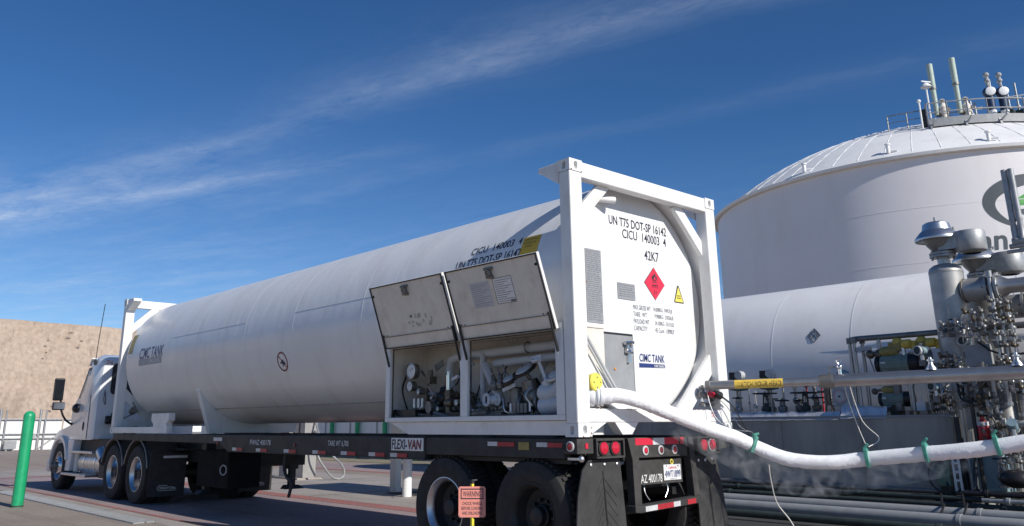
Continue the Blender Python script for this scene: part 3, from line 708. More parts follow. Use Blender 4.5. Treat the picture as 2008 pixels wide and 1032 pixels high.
        MB().cyl(c, c - ax * .16, .022, 8).build('stem', 'dull_steel', H)
        for k in range(8):
            pass
    handwheel((.14, 1.02, 1.765), (-.55, .12, .8), .105); handwheel((.16, .83, 1.845), (-.55, .12, .8), .135)
    handwheel((.20, .42, 1.79), (-.5, .12, .85), .13, 'insulated', 'insulated')
    pp('valve_body', 'dull_steel', lambda b: (b.cyl((.22, 1.0, 1.45), (.2, 1.01, 1.68), .06, 10), b.sph((.24, .80, 1.60), .10, 12, 8), b.cyl((.24, .80, 1.6), (.2, .82, 1.75), .07, 10), b.cyl((.26, 1.1, 1.56), (.26, .62, 1.58), .055, 10), b.cyl((.24, .93, 1.52), (.24, .90, 1.52), .10, 14), b.cyl((.24, .70, 1.54), (.24, .67, 1.54), .10, 14)))
    pp('coupling_ring', 'insulated', lambda b: (b.torus((.10, 1.33, 1.575), (-1, .25, 0), .055, .016, 18, 6), b.torus((.15, 1.22, 1.575), (-1, .25, 0), .05, .014, 18, 6), b.cyl((.2, 1.25, 1.575), (.12, 1.32, 1.575), .048, 14)))
    pp('lever', 'insulated', lambda b: b.bar((.12, 1.1, 1.66), (.12, .92, 1.71), .02, .035)); pp('lever', 'insulated', lambda b: b.bar((.12, 1.9, 1.80), (.10, 1.78, 1.83), .02, .03))
    pp('lever', 'insulated', lambda b: (b.bar((.12, .68, 1.93), (.12, .55, 1.95), .02, .06), b.bar((.13, .60, 1.92), (.16, .53, 1.72), .02, .03), b.tube([(.16, .55, 1.74), (.2, .50, 1.66)], .05, 10), b.torus((.12, .62, 1.945), (-.6, 0, 1), .05, .014, 14, 5)))
    pp('insulated_pipe', 'insulated', lambda b: (b.tube(smooth_path([(.2, .24, 1.52), (.2, .45, 1.51), (.2, .62, 1.50)], 4), .085, 14), b.tube(smooth_path([(.18, .60, 1.64), (.18, .50, 1.62), (.2, .40, 1.66), (.2, .34, 1.74)], 4), .075, 14), b.sph((.18, .58, 1.62), .08, 12, 8), b.sph((.2, .35, 1.60), .08, 12, 8), b.tube([(.2, .25, 1.9), (.2, .29, 1.7)], .03, 8), b.sph((.16, .30, 1.72), .05, 10, 6)))
    pp('solenoid_valve', 'dull_steel', lambda b: [b.cyl((.12, y, 1.44), (.12, y, 1.53), .022, 10) for y in (.93, .88, .83, .78)])
    pp('tag_plate', 'dial', lambda b: (b.box((.095, .96, 1.45), (.1, .985, 1.53)), b.box((.095, .69, 1.45), (.1, .715, 1.53))))
    pp('frosted_floor', 'blue_grey', lambda b: b.box((.05, .25, 1.385), (.5, 1.1, 1.40)))
    for pts, r in (([(.4, .95, 2.0), (.34, .90, 1.92), (.2, .86, 1.87)], .008), ([(.16, .74, 1.68), (.12, .78, 1.6), (.14, .70, 1.5)], .012), ([(.14, 1.12, 1.58), (.1, 1.05, 1.46), (.14, .97, 1.44)], .01)): pp('small_tube', 'aluminium', lambda b: b.tube(smooth_path(pts, 4), r, 6))
    rnd = random.Random(21)
    for k in range(34):
        y = (rnd.uniform(.55, 1.44) if k % 2 else rnd.uniform(1.70, 2.80)); z = 1.40 + .30 * rnd.random() ** 1.6; x = rnd.uniform(.22, .45); m = rnd.choice(['dark_plastic', 'valve_bronze', 'dull_steel', 'valve_bronze', 'galvanised', 'dark_plastic'])
        def f(b):
            b.sph((x, y, z), rnd.uniform(.025, .05), 8, 6); b.cyl((x, y, z), (x - .05, y + rnd.uniform(-.04, .04), z + rnd.uniform(.04, .10)), .014, 7); b.cyl((x, y - .07, z), (x, y + .07, z), .02, 8); b.cyl((x, y, 1.385), (x, y, z), .016, 7)
        pp('small_valve', m, f)
    for k in range(7):
        y = rnd.uniform(.6, 2.75); pp('tubing', rnd.choice(['aluminium', 'dark_plastic']), lambda b: b.tube(smooth_path([(.5, y, 1.95), (.42, y + rnd.uniform(-.1, .1), 1.78), (.3, y + rnd.uniform(-.15, .15), 1.6), (.28, y, 1.42)], 4), .008, 5))
    for y in (1.33, 1.27, 1.22): pp('bracket', 'dull_steel', lambda b: b.bar((.46, y, 2.14), (.44, y + .02, 2.19), .012, .012))
container_cabinet()

def container_marks():
    L, U = (0, -1, 0), (0, 0, 1)
    ph = math.radians
    text('CICU  140003  4', 'lettering', 'ink', TC, 0, L, U, .79, .092, .004, on_tank(1.60, ph(25.3)))
    text('UN T75 DOT-SP 16142', 'lettering', 'ink', TC, 0, L, U, 1.02, .10, .010, on_tank(1.80, ph(18.2)))
    text('CIMC TANK', 'lettering', 'navy', TC, 0, L, U, 1.15, .20, .012, on_tank(11.06, ph(-1.5)), .12)
    f = on_tank(11.08, ph(-7.2), .003)
    decal('logo_bar', 'logo_grey', TC, 0, L, U, [(0, 0), (1.12, 0), (1.12, .12), (0, .12)], fn=f)
    text('CIMC ENRIC', 'lettering', 'sticker_white', TC, 0, L, U, .55, .07, .02, on_tank(10.55, ph(-6.0), .006))
    def yellow(y0, w, p0, h, m_='sticker_yellow'):
        f = on_tank(y0, ph(p0), .003); d = []
        m = MB(); k = 8
        m.v = [f(w * i, h * j / k) for j in range(k + 1) for i in (0, 1)]; m.f = [(2 * j, 2 * j + 1, 2 * j + 3, 2 * j + 2) for j in range(k)]
        o = m.build('yellow_placard', m_, TC, fix=False)
        g = on_tank(y0, ph(p0), .005)
        text('DANGER DO NOT LOAD', 'print', 'valve_bronze', o, 0, L, U, w * .8, .02, 0, lambda a, b: g(a + w * .1, b + h - .05))
        text('ABOVE MARKED LEVEL', 'print', 'valve_bronze', o, 0, L, U, w * .7, .02, 0, lambda a, b: g(a + w * .1, b + h - .09))
        text('NO SMOKING', 'print', 'valve_bronze', o, 0, L, U, w * .4, .02, 0, lambda a, b: g(a + w * .2, b + h - .13))
    yellow(.79, .25, 16, .27); yellow(11.70, .22, 5, .38, 'sticker_shaded')
    # white pads next to the rear frame
    # prohibition roundel on the flank
    f = on_tank(5.74, ph(-25.2), .004); m = MB(); n = 40
    c0 = (.14, .14)
    for i in range(n):
        a = 2 * PI * i / n
        m.v += [f(c0[0] + .14 * math.cos(a), c0[1] + .14 * math.sin(a)), f(c0[0] + .118 * math.cos(a), c0[1] + .118 * math.sin(a))]
    m.f = [(2 * i, 2 * i + 1, (2 * i + 3) % (2 * n), (2 * i + 2) % (2 * n)) for i in range(n)]
    q = lambda *p: m.add([f(*x) for x in p], [tuple(range(len(p)))])
    q((.045, .225), (.055, .24), (.235, .055), (.225, .04))
    o = m.build('prohibition_sign', 'maroon', TC, smooth=False, fix=False)
    m2 = MB(); f2 = on_tank(5.74, ph(-25.2), .006)
    for p in (((.10, .12), (.13, .17), (.17, .165), (.18, .14), (.21, .13), (.21, .10), (.17, .09), (.15, .10)), ((.07, .13), (.11, .14), (.10, .115), (.07, .118)), ((.12, .09), (.15, .1), (.145, .07), (.125, .07))):
        m2.add([f2(*x) for x in p], [tuple(range(len(p)))])
    m2.build('sign_figure', 'ink', o, smooth=False, fix=False)
    # ---- rear end cap
    X = (1, 0, 0); Y = .25; dx, dz = -.06, -.012
    T = lambda s, x, z, w, h, m='ink', bold=.006, sh=0.: text(s, 'lettering', m, TC, (x + dx, Y, z + dz), X, U, w, h, bold, None, sh, .003)
    T('UN T75 DOT-SP 16142', .91, 3.345, .98, .098, 'ink', .012)
    T('CICU  140003  4', 1.12, 3.225, .755, .098)
    T('42K7', 1.475, 3.035, .25, .105)
    D = lambda name, m, pts, lift=.002: decal(name, m, TC, (dx, Y, dz), X, U, pts, lift)
    D('hazard_diamond', 'ink', [(1.622, 2.61), (1.803, 2.79), (1.622, 2.97), (1.441, 2.79)])
    D('hazard_diamond', 'diamond_red', [(1.622, 2.617), (1.796, 2.79), (1.622, 2.963), (1.448, 2.79)], .004)
    fl = [(0, 0), (.022, .004), (.04, .02), (.043, .045), (.03, .07), (.036, .05), (.024, .048), (.022, .075), (.004, .098), (.008, .075), (-.008, .06), (-.012, .078), (-.03, .06), (-.024, .05), (-.042, .052), (-.044, .028), (-.028, .008)]
    D('flame_mark', 'ink', [(1.622 + a, 2.815 + b) for a, b in fl], .006)
    D('flame_core', 'diamond_red', [(1.622 + a, 2.822 + b) for a, b in [(0, 0), (.018, .012), (.016, .03), (.002, .045), (-.014, .028), (-.018, .012)]], .008)
    D('flame_bar', 'ink', [(1.58, 2.802), (1.664, 2.802), (1.664, 2.808), (1.58, 2.808)], .006)
    T('1972', 1.575, 2.745, .10, .036, 'ink', .01).location.y -= .004
    T('2.1', 1.60, 2.68, .045, .036, 'ink', .01).location.y -= .004
    D('warning_triangle', 'ink', [(2.045, 2.815), (2.06, 2.81), (2.135, 2.635), (2.13, 2.62), (1.965, 2.62), (1.96, 2.635), (2.03, 2.81)])
    D('triangle_face', 'gauge_yellow', [(2.045, 2.80), (2.122, 2.632), (1.973, 2.632)], .004)
    T('VENTED', 2.01, 2.69, .07, .016, 'ink').location.y -= .003; T('ENGINE', 2.01, 2.665, .07, .016, 'ink').location.y -= .003
    for i, (a, b) in enumerate((('MAX GROSS WT', '34,000KG  74957LB'), ('TARE  WT', '9,900KG  21826LB'), ('PAYLOAD WT', '24,100KG  53131LB'), ('CAPACITY', '45 Cu.m  11890LP'))):
        z = 2.485 - i * .072
        T(a, 1.235, z, .085 + .012 * len(a) * 1.45, .05, 'faded_ink', .0); T(b, 1.575 + .015 * (i > 0), z, .33, .05, 'faded_ink', .0)
    T('CIMC TANK', 1.295, 1.955, .42, .082, 'navy', .016, .1)
    D('logo_bar', 'navy', [(1.285, 1.895), (1.72, 1.905), (1.715, 1.94), (1.285, 1.94)], .003)
    T('CIMC ENRIC', 1.53, 1.907, .175, .024, 'sticker_white', .015).location.y -= .003
    def plate(x0, z0, x1, z1, rows):
        x0, x1, z0, z1 = x0 + dx, x1 + dx, z0 + dz, z1 + dz
        p = MB().box((x0, Y - .008, z0), (x1, Y - .001, z1)).build('data_plate', 'sticker_grey', TC, smooth=False)
        r = MB(); rnd = random.Random(int(x0 * 100))
        for k in range(rows):
            z = z1 - .02 - k * (z1 - z0 - .03) / rows; x = x0 + .015
            while x < x1 - .03:
                w = .015 + rnd.random() * .05; r.box((x, Y - .0095, z - .004), (min(x + w, x1 - .015), Y - .0082, z)); x += w + .012
        r.build('engraving', 'engraved', p, smooth=False)
    plate(.515, 2.30, .752, 3.035, 34); plate(.995, 2.575, 1.275, 2.742, 6)
    # small side door at the rear, with latch
    fr = MB().box((.24, Y - .022, 1.55), (1.122, Y - .002, 2.21)); F = fr.build('rear_door', 'dark_plastic', TC, smooth=False, bevel=.006)
    MB().box((.25, Y - .03, 1.56), (1.10, Y - .0225, 2.186)).build('door_skin', 'grey_paint', F, smooth=False)
    la = MB().box((.97, Y - .05, 2.02), (1.04, Y - .030, 2.13)); la.cyl((.94, Y - .06, 2.11), (1.07, Y - .06, 2.12), .02, 8); la.cyl((.96, Y - .055, 2.03), (1.06, Y - .055, 2.01), .018, 8); la.box((.99, Y - .06, 1.92), (1.025, Y - .03, 2.01)); la.torus((1.01, Y - .06, 2.075), (0, 1, 0), .04, .009, 14, 5)
    la.build('latch', 'chrome', F)
    MB().sph((.80, Y - .035, 1.85), .012, 8, 5).build('reflector', 'amber', F)
    # stainless twin tube laid along the lower left brace
    s = MB(); s.tube([(.175, .05, 2.165), (.64, .035, 1.575)], .017, 10); s.tube([(.175, .045, 2.10), (.59, .03, 1.575)], .012, 10); s.build('brace_tube', 'pale_metal', TC)
    rnd = random.Random(4)
    x = .25
    while x < 2.2:
        w = rnd.uniform(.02, .10); h = rnd.uniform(.003, .007)
        MB().add([(x, .0030, 1.4665 - h), (x + w, .0030, 1.4665 - h * rnd.uniform(.2, 1)), (x + w, .0030, 1.4665), (x, .0030, 1.4665)], [(0, 1, 2, 3)]).build('rust_streak', 'rust', TC, smooth=False, fix=False); x += w + rnd.uniform(.0, .12)
    for (x, z) in ((.165, 1.25), (.155, 1.226), (.06, 1.226), (.17, 1.30), (2.30, 1.24), (.174, 2.62), (.02, 3.70), (.168, 3.695)):
        n = 7; MB().add([(x + rnd.uniform(.005, .014) * math.cos(2 * PI * k / n), -.0065, z + rnd.uniform(.004, .012) * math.sin(2 * PI * k / n)) for k in range(n)], [tuple(range(n))]).build('rust_chip', 'rust', TC, smooth=False, fix=False)
    # yellow filler cover and its pipe
    g = MB().lathe((.265, .02, 1.70), (0, -1, 0), [(-.05, .075), (.0, .085), (.02, .085), (.03, .075), (.034, 0)], 26).build('filler_cover', 'gauge_yellow', TC)
    bl = MB(); [bl.sph((.265 + .045 * math.cos(a), -.014, 1.70 + .045 * math.sin(a)), .008, 6, 4) for a in (0, PI / 2, PI, 3 * PI / 2)]; bl.build('bolt', 'dull_steel', g)
    MB().cyl((.22, .25, 1.72), (.24, .07, 1.70), .07, 14).build('filler_pipe', 'valve_bronze', TC)
    MB().torus((.26, .1, 1.60), (1, 0, 0), .05, .012, 14, 5).build('clamp_ring', 'dull_steel', TC)
    a = MB(); [a.box((.45 + .1 * k, -.004, 1.455), (.5 + .1 * k, .05, 1.474)) for k in range(10)]
    # black valves and the red notice at the right end of the rear rail
    v = MB(); v.cyl((1.95, .06, 1.62), (2.20, .03, 1.60), .03, 8); v.sph((2.0, .05, 1.62), .05, 10, 6); v.cyl((2.02, .05, 1.5), (2.02, .05, 1.72), .02, 8); v.cyl((1.98, .06, 1.52), (2.2, .06, 1.52), .02, 8); v.sph((2.14, .03, 1.54), .035, 8, 5)
    v.build('rear_valve', 'dull_steel', TC)
    v = MB(); v.cyl((2.03, .0, 1.63), (2.12, -.02, 1.62), .028, 10); v.build('red_knob', 'red_mark', TC)
    v = MB(); v.cyl((2.11, -.03, 1.63), (2.19, -.05, 1.61), .042, 10); v.build('black_knob', 'dark_plastic', TC)
    v = MB(); v.cyl((2.19, -.05, 1.61), (2.31, -.08, 1.54), .011, 8); v.build('lever_rod', 'chrome', TC)
    v = MB().box((1.97, .03, 1.55), (2.04, .05, 1.66)).build('tag_plate', 'sticker_white', TC, smooth=False)
    text('EMERGENCY', 'lettering', 'red_mark', TC, (2.07, -.001, 1.425), X, U, .11, .018, .01); text('SHUT DOWN', 'lettering', 'red_mark', TC, (2.075, -.001, 1.395), X, U, .10, .018, .01)
container_marks()

# ------------------------------------------------------------------ wheels
def wheel_meshes(kind):
    R0 = .51
    ty = MB(); ty.lathe((0, 0, 0), (-1, 0, 0), [(-.27, .29), (-.285, .34), (-.285, .43), (-.265, .485), (-.235, R0 - .012), (-.02, R0 - .012), (.012, .485), (.03, .43), (.03, .36), (.022, .33), (.0, .292), (-.05, .285)], 56)
    for i in range(52):
        a = 2 * PI * i / 52
        for xc, w, da in ((-.055, .062, 0), (-.125, .055, .05), (-.20, .062, 0.02)):
            c, s = math.cos(a + da), math.sin(a + da)
            ty.bar((-xc - w / 2, (R0 - .006) * c, (R0 - .006) * s), (-xc + w / 2, (R0 - .006) * c, (R0 - .006) * s), .036, .024, (0, c, s))
    ri = MB(); rg = MB().lathe((0, 0, 0), (-1, 0, 0), [(.012, .302), (.014, .292), (.0, .284), (-.02, .262), (-.06, .254), (-.06, .258)], 44)
    if kind == 'deep':
        ri.lathe((0, 0, 0), (-1, 0, 0), [(-.058, .256), (-.10, .252), (-.155, .235), (-.175, .20), (-.17, .11), (-.17, 0)], 44)
    else:
        ri.lathe((0, 0, 0), (-1, 0, 0), [(.012, .30), (.0, .287), (-.02, .265), (-.05, .25), (-.045, .22), (.02, .185), (.045, .15), (.05, .09), (.05, 0)], 44)
    hb = MB(); z = -.17 if kind == 'deep' else .05
    hb.lathe((z, 0, 0) if False else (-z * 1.0, 0, 0), (-1, 0, 0), [(0, .10), (.05, .10), (.06, .085), (.12, .08), (.13, .06), (.13, 0)], 20)
    for i in range(10):
        a = 2 * PI * i / 10; q = (.14 * math.cos(a), .14 * math.sin(a)); hb.cyl((-z, *q), (-z - .045, *q), .017, 6)
    return ty, ri, hb, rg
WM = {}
def wheel(parent, x, y, z, right, kind, rim_mat, hub_mat, r=.51, ring='aluminium'):
    """outer sidewall plane at x; right side wheels are the same meshes turned round"""
    key = (kind, rim_mat, hub_mat, ring); rot = Matrix.Rotation(PI, 4, 'Z') if right else Matrix()
    if key not in WM:
        ty, ri, hb, rg = wheel_meshes(kind)
        w = ri.build('wheel', rim_mat, parent); a = ty.build('tyre', 'rubber', w, angle=30); b = hb.build('hub', hub_mat, w); g = rg.build('rim_ring', ring, w); WM[key] = (w.data, a.data, b.data, g.data)
    else:
        w = link('wheel', WM[key][0], parent); a = link('tyre', WM[key][1], w); b = link('hub', WM[key][2], w); g = link('rim_ring', WM[key][3], w)
    w.matrix_local = Matrix.Translation(V3((x, y, z)) - WL[parent.name]) @ rot @ Matrix.Rotation(random.random() * 6, 4, 'X')
    s = r / .51; w.scale = (1, s, s)
    a.location = b.location = g.location = (0, 0, 0)
    return w

# ------------------------------------------------------------------ chassis trailer
CH = thing('chassis_trailer', 'black skeletal chassis trailer carrying the white tank container', 'trailer', (1.22, 1.3, 0))
def trailer():
    for x in (.03, 2.29):
        o = MB().prism([(x, *q) for q in [(2.25, .975), (7.05, .975), (7.35, 1.08), (12.1, 1.10), (12.1, 1.208), (2.25, 1.208)]], (.11, 0, 0)).build('side_beam', 'black_steel', CH, smooth=False, bevel=.006)
        MB().box((x + .01, .22, 1.03), (x + .10, 2.25, 1.205)).build('rear_beam', 'black_steel', CH, smooth=False, bevel=.006)
        MB().box((x - .012, 2.25, .972), (x + .122, 7.05, .985)).build('flange', 'black_steel', o, smooth=False)
    for y in (2.4, 3.6, 4.8, 6.0, 7.0, 8.6, 10.2, 11.9):
        MB().box((.14, y, 1.10), (2.29, y + .1, 1.19)).build('cross_member', 'black_steel', CH, smooth=False)
    for x in (.72, 1.6): MB().box((x, .1, 1.0), (x + .1, 7.4, 1.18)).build('inner_beam', 'black_steel', CH, smooth=False)
    for x in (.75, 1.55): MB().box((x, 7.3, .95), (x + .12, 12.0, 1.19)).build('gooseneck_beam', 'black_steel', CH, smooth=False)
    MB().box((.5, 9.8, .93), (1.95, 11.9, .96)).build('kingpin_plate', 'black_steel', CH, smooth=False)
    # rear bolster
    B = MB().box((.0, .02, 1.075), (.215, .20, 1.207)).build('rear_bolster', 'dusty_black', CH, smooth=False, bevel=.006)
    MB().box((2.215, .02, 1.075), (2.44, .20, 1.207)).build('bolster_end', 'dusty_black', CH, smooth=False, bevel=.006)
    MB().box((.215, .125, 1.06), (2.215, .21, 1.2)).build('bolster_beam', 'dusty_black', CH, smooth=False)
    # side marker on its end, reflector
    lt = MB().lathe((-.002, .10, 1.14), (-1, 0, 0), [(-.01, .045), (.008, .045), (.012, .032)], 20).build('side_marker', 'tape_white', B)
    MB().lathe((-.008, .10, 1.14), (-1, 0, 0), [(.0, .032), (.008, .024), (.01, 0)], 16).build('lens', 'lamp_red', lt)
    MB().cyl((-.002, .165, 1.14), (-.012, .165, 1.14), .03, 14).build('rubber_plug', 'rubber', B)
    MB().box((.10, .012, 1.12), (.135, .019, 1.165)).build('reflector', 'red_mark', B, smooth=False)
    MB().bar((-.01, .12, 1.035), (-.01, -.0, 1.035), .02, .02).build('release_handle', 'aluminium', CH, smooth=False)
    MB().sph((.02, -.005, 1.035), .03, 10, 6).build('release_knob', 'aluminium', CH)
    # lamp boxes
    def lampbox(x0, x1, cx, flip):
        o = MB()
        o.box((x0, .0, 1.03), (x1, .12, 1.05)); o.box((x0, .0, 1.185), (x1, .12, 1.204)); o.box((x0, .0, 1.05), (x0 + .018, .12, 1.185)); o.box((x1 - .018, .0, 1.05), (x1, .12, 1.185)); o.box((x0 + .018, .035, 1.05), (x1 - .018, .06, 1.185))
        O = o.build('lamp_box', 'dusty_black', CH, smooth=False, bevel=.004)
        for i, c in enumerate(cx):
            L = MB().lathe((c, .034, 1.118), (0, -1, 0), [(0, .066), (.014, .066), (.018, .056)], 28).build('lamp_rim', 'rubber' if not (flip and i == 1) else 'tape_white', O)
            MB().lathe((c, .022, 1.118), (0, -1, 0), [(0, .057), (.012, .053), (.02, .035), (.023, 0)], 24).build('tail_lamp', 'lamp_red', L)
    lampbox(.235, .63, (.355, .515), False); lampbox(1.80, 2.19, (1.925, 2.075), True)
    # centre panel
    P = MB().box((.80, .03, 1.02), (1.645, .07, 1.205)).build('centre_panel', 'dusty_black', CH, smooth=False, bevel=.004)
    for a, b, m in ((.82, 1.085, 'red_mark'), (1.087, 1.27, 'tape_white'), (1.272, 1.50, 'red_mark'), (1.53, 1.59, 'red_mark')):
        MB().box((a, .026, 1.135), (b, .0295, 1.198)).build('reflective_tape', m, P, smooth=False)
    for i, c in enumerate((.965, 1.205, 1.425)):
        L = MB().lathe((c, .029, 1.085), (0, -1, 0), [(0, .044), (.008, .044), (.012, .03)], 22).build('lamp_rim', 'tape_white', P)
        MB().lathe((c, .022, 1.085), (0, -1, 0), [(0, .03), (.008, .022), (.01, 0)], 16).build('marker_lamp', 'lamp_red' if i != 1 else 'maroon', L)
    # plate panel, registration plate
    Q = MB().box((.88, .05, .775), (1.56, .062, .995)).build('plate_panel', 'grey_paint', CH, smooth=False)
    Q.data.materials[0] = MAT['dusty_black']
    text('AZ 400178', 'lettering', 'stencil_white', CH, (.90, .049, .79), (1, 0, 0), (0, 0, 1), .33, .075, .008)
    lp = MB().box((1.25, .038, .80), (1.525, .046, .945)).build('licence_plate', 'sticker_white', CH, smooth=False, bevel=.003)
    text('4WT1899', 'lettering', 'navy', lp, (1.262, .037, .825), (1, 0, 0), (0, 0, 1), .25, .066, .0)
    text('California', 'lettering', 'red_mark', lp, (1.32, .037, .905), (1, 0, 0), (0, 0, 1), .13, .026, .0, None, .3)
    text('PERMANENT TRL', 'lettering', 'faded_ink', lp, (1.34, .037, .807), (1, 0, 0), (0, 0, 1), .11, .01, .0)
    MB().torus((1.385, .04, .97), (0, 1, 0), .02, .007, 12, 5).build('plate_lamp', 'gauge_yellow', CH)
    bt = MB(); [bt.sph((x, .036, .932), .007, 6, 4) for x in (1.29, 1.48)]; bt.build('plate_bolt', 'dark_plastic', lp)
    # underride guard
    G = thing_part = MB().prism([(.70, .02, 1.2), (.80, .02, 1.2), (.86, .02, 1.0), (.87, .02, .58), (.77, .02, .58), (.76, .02, 1.0)], (0, .09, 0)).build('guard_upright', 'dusty_black', CH, smooth=False, bevel=.005)
    MB().prism([(1.66, .02, 1.2), (1.74, .02, 1.2), (1.80, .02, .62), (1.71, .02, .62)], (0, .09, 0)).build('guard_upright', 'dusty_black', CH, smooth=False, bevel=.005)
    gb = MB().prism([(.72, -.02, .605), (.80, -.02, .598), (1.66, -.02, .632), (1.76, -.02, .64), (1.76, -.02, .575), (1.66, -.02, .568), (.80, -.02, .538), (.72, -.02, .545)], (0, .11, 0)).build('guard_bar', 'flap_rubber', CH, smooth=False, bevel=.006)
    for a, b, m in ((.86, 1.04, 'tape_white'), (1.042, 1.29, 'tape_red'), (1.292, 1.40, 'tape_white'), (1.52, 1.66, 'tape_red')):
        MB().prism([(a, -.024, .545 + (a - .8) * .035), (b, -.024, .545 + (b - .8) * .035), (b, -.024, .59 + (b - .8) * .035), (a, -.024, .59 + (a - .8) * .035)], (0, .003, 0)).build('reflective_tape', m, gb, smooth=False)
    for pts in ([(1.03, .12, .80), (1.02, .10, .7), (1.06, .08, .63)], [(1.36, .12, .8), (1.38, .1, .72), (1.33, .1, .64)]): MB().tube(smooth_path(pts, 5), .005, 6).build('air_line', 'aluminium', CH)
    # mud flaps: sagging rubber with pressed chevrons
    def flap(pts, cx, sgn, bolts):
        m = MB(); n = len(pts)
        m.prism([(x, .06 - .05 * max(0, (1.0 - z)) ** 2, z) for x, z in pts], (0, .014, 0)); F = m.build('mud_flap', 'flap_rubber', CH, smooth=False)
        r = MB(); ztop = max(z for _, z in pts)
        for k in range(9):
            z0 = ztop - .16 - k * .085
            for s in (-1, 1):
                w = .17 if s * sgn > 0 else .12
                yy = lambda z: .056 - .05 * max(0, (1 - z)) ** 2
                r.bar((cx + s * .012, yy(z0), z0), (cx + s * w, yy(z0 - .16), z0 - .16), .006, .007)
        r.bar((cx, .054, ztop - .1), (cx + .02, .02, .28), .007, .008)
        r.build('pressed_rib', 'flap_rubber', F, smooth=False)
        b = MB(); [b.lathe((x, .058, ztop - .045), (0, -1, 0), [(0, .017), (.006, .017), (.012, .009), (.013, 0)], 12) for x in bolts]; b.build('flap_bolt', 'aluminium', F)
    flap([(.19, 1.02), (.62, 1.02), (.645, .72), (.66, .22), (.0, .22), (-.005, .5), (.03, .72), (.10, .93)], .37, 1, (.215, .40, .575))
    flap([(1.80, 1.015), (2.18, 1.015), (2.27, .6), (2.29, .22), (1.79, .22)], 2.0, -1, (1.86, 1.98, 2.10))
    # axles, suspension, wheels
    for y in (.68, 1.95):
        MB().cyl((.2, y, .51), (2.24, y, .51), .075, 12).build('axle', 'black_steel', CH)
        for x in (.68, 1.62): MB().bar((x + .05, y - .45, .68), (x + .05, y + .45, .66), .09, .07).build('leaf_spring', 'black_steel', CH, smooth=False)
    for (x, right, kind, dx) in ((.075, False, 'deep', 0), (.40, False, 'flat', 0), (2.365, True, 'deep', 0), (2.04, True, 'flat', 0)):
        for y in (.68, 1.95):
            wheel(CH, x, y, .51, right, kind, 'black_steel', 'black_steel', .51, 'aluminium' if (y > 1 and kind == 'deep') else 'black_steel')  # rear wheels' rim rings are black: their shade is put into the colour
    MB().box((.62, .3, .72), (1.82, 2.3, .80)).build('sub_frame', 'black_steel', CH, smooth=False)
    # wheel-arch shadow boards (plain frame plates over the bogie)
    MB().box((.15, .24, .98), (2.29, 2.9, 1.02)).build('bogie_plate', 'black_steel', CH, smooth=False)
    # landing gear
    for x in (.24, 1.76):
        l = MB().box((x, 8.27, .62), (x + .16, 8.43, 1.1)).build('landing_leg', 'black_steel', CH, smooth=False)
        MB().box((x + .03, 8.30, .33), (x + .13, 8.40, .62)).build('leg_tube', 'black_steel', l, smooth=False)
        MB().prism([(x - .02, 8.25, .36), (x + .18, 8.25, .36), (x + .26, 8.2, .30), (x - .10, 8.2, .30)], (0, .2, 0)).build('foot', 'black_steel', l, smooth=False)
    MB().cyl((.3, 8.35, .72), (1.9, 8.35, .72), .035, 8).build('cross_shaft', 'black_steel', CH)
    MB().torus((.19, 7.48, .69), (1, .3, 0), .07, .012, 18, 5).build('crank_ring', 'galvanised', CH)
    MB().box((.21, 7.36, .42), (.75, 8.5, .97)).build('gear_box', 'soot_black', CH, smooth=False, bevel=.02)
    MB().box((.8, 7.5, .72), (1.6, 8.2, .98)).build('cross_brace', 'black_steel', CH, smooth=False)
    MB().tube(smooth_path([(.15, 5.50, .98), (.15, 5.52, .78), (.15, 5.42, .66), (.15, 5.30, .60), (.15, 5.36, .42)], 5), .022, 8).build('hanger_bar', 'black_steel', CH)
    # marks on the side beam
    xf = .028; Lr = (0, -1, 0); U = (0, 0, 1)
    text('FWAZ 400178', 'lettering', 'stencil_white', CH, (xf, 6.33, 1.078), Lr, U, .62, .07, .012); text('TARE WT 6,700', 'lettering', 'stencil_white', CH, (xf, 4.22, 1.08), Lr, U, .47, .075, .012)
    s = MB().box((xf - .006, 2.27, 1.062), (xf - .001, 2.86, 1.195)).build('name_board', 'sticker_white', CH, smooth=False)
    text('FLEXI-', 'lettering', 'ink', s, (xf - .007, 2.845, 1.075), Lr, U, .285, .105, .014, None, .12)
    text('VAN', 'lettering', 'maroon', s, (xf - .007, 2.545, 1.075), Lr, U, .245, .105, .03, None, .12)
    for y in (2.75, 3.18, 3.78, 4.45, 5.2, 6.0, 6.75):
        MB().box((xf - .005, y - .0, .99), (xf - .001, y + .13, 1.033)).build('reflective_tape', 'tape_white', CH, smooth=False)
        MB().box((xf - .005, y - .19, .988), (xf - .001, y - .002, 1.031)).build('reflective_tape', 'tape_red', CH, smooth=False)
    for y in (.42, 1.1):
        MB().box((.031, y, 1.13), (.0385, y + .14, 1.17)).build('reflective_tape', 'tape_white', CH, smooth=False)
        MB().box((.031, y - .24, 1.128), (.0385, y - .003, 1.168)).build('reflective_tape', 'tape_red', CH, smooth=False)
    MB().box((.031, .66, 1.10), (.0385, .80, 1.17)).build('inspection_sticker', 'ochre_paint', CH, smooth=False)
    for y in (5.05, 7.4): MB().cyl((xf + .004, y, 1.09), (xf - .01, y, 1.09), .025, 12).build('marker_lamp', 'maroon', CH)
    MB().box((xf - .004, 7.25, 1.12), (xf - .0005, 7.55, 1.17)).build('reflective_tape', 'tape_white', CH, smooth=False)
trailer()

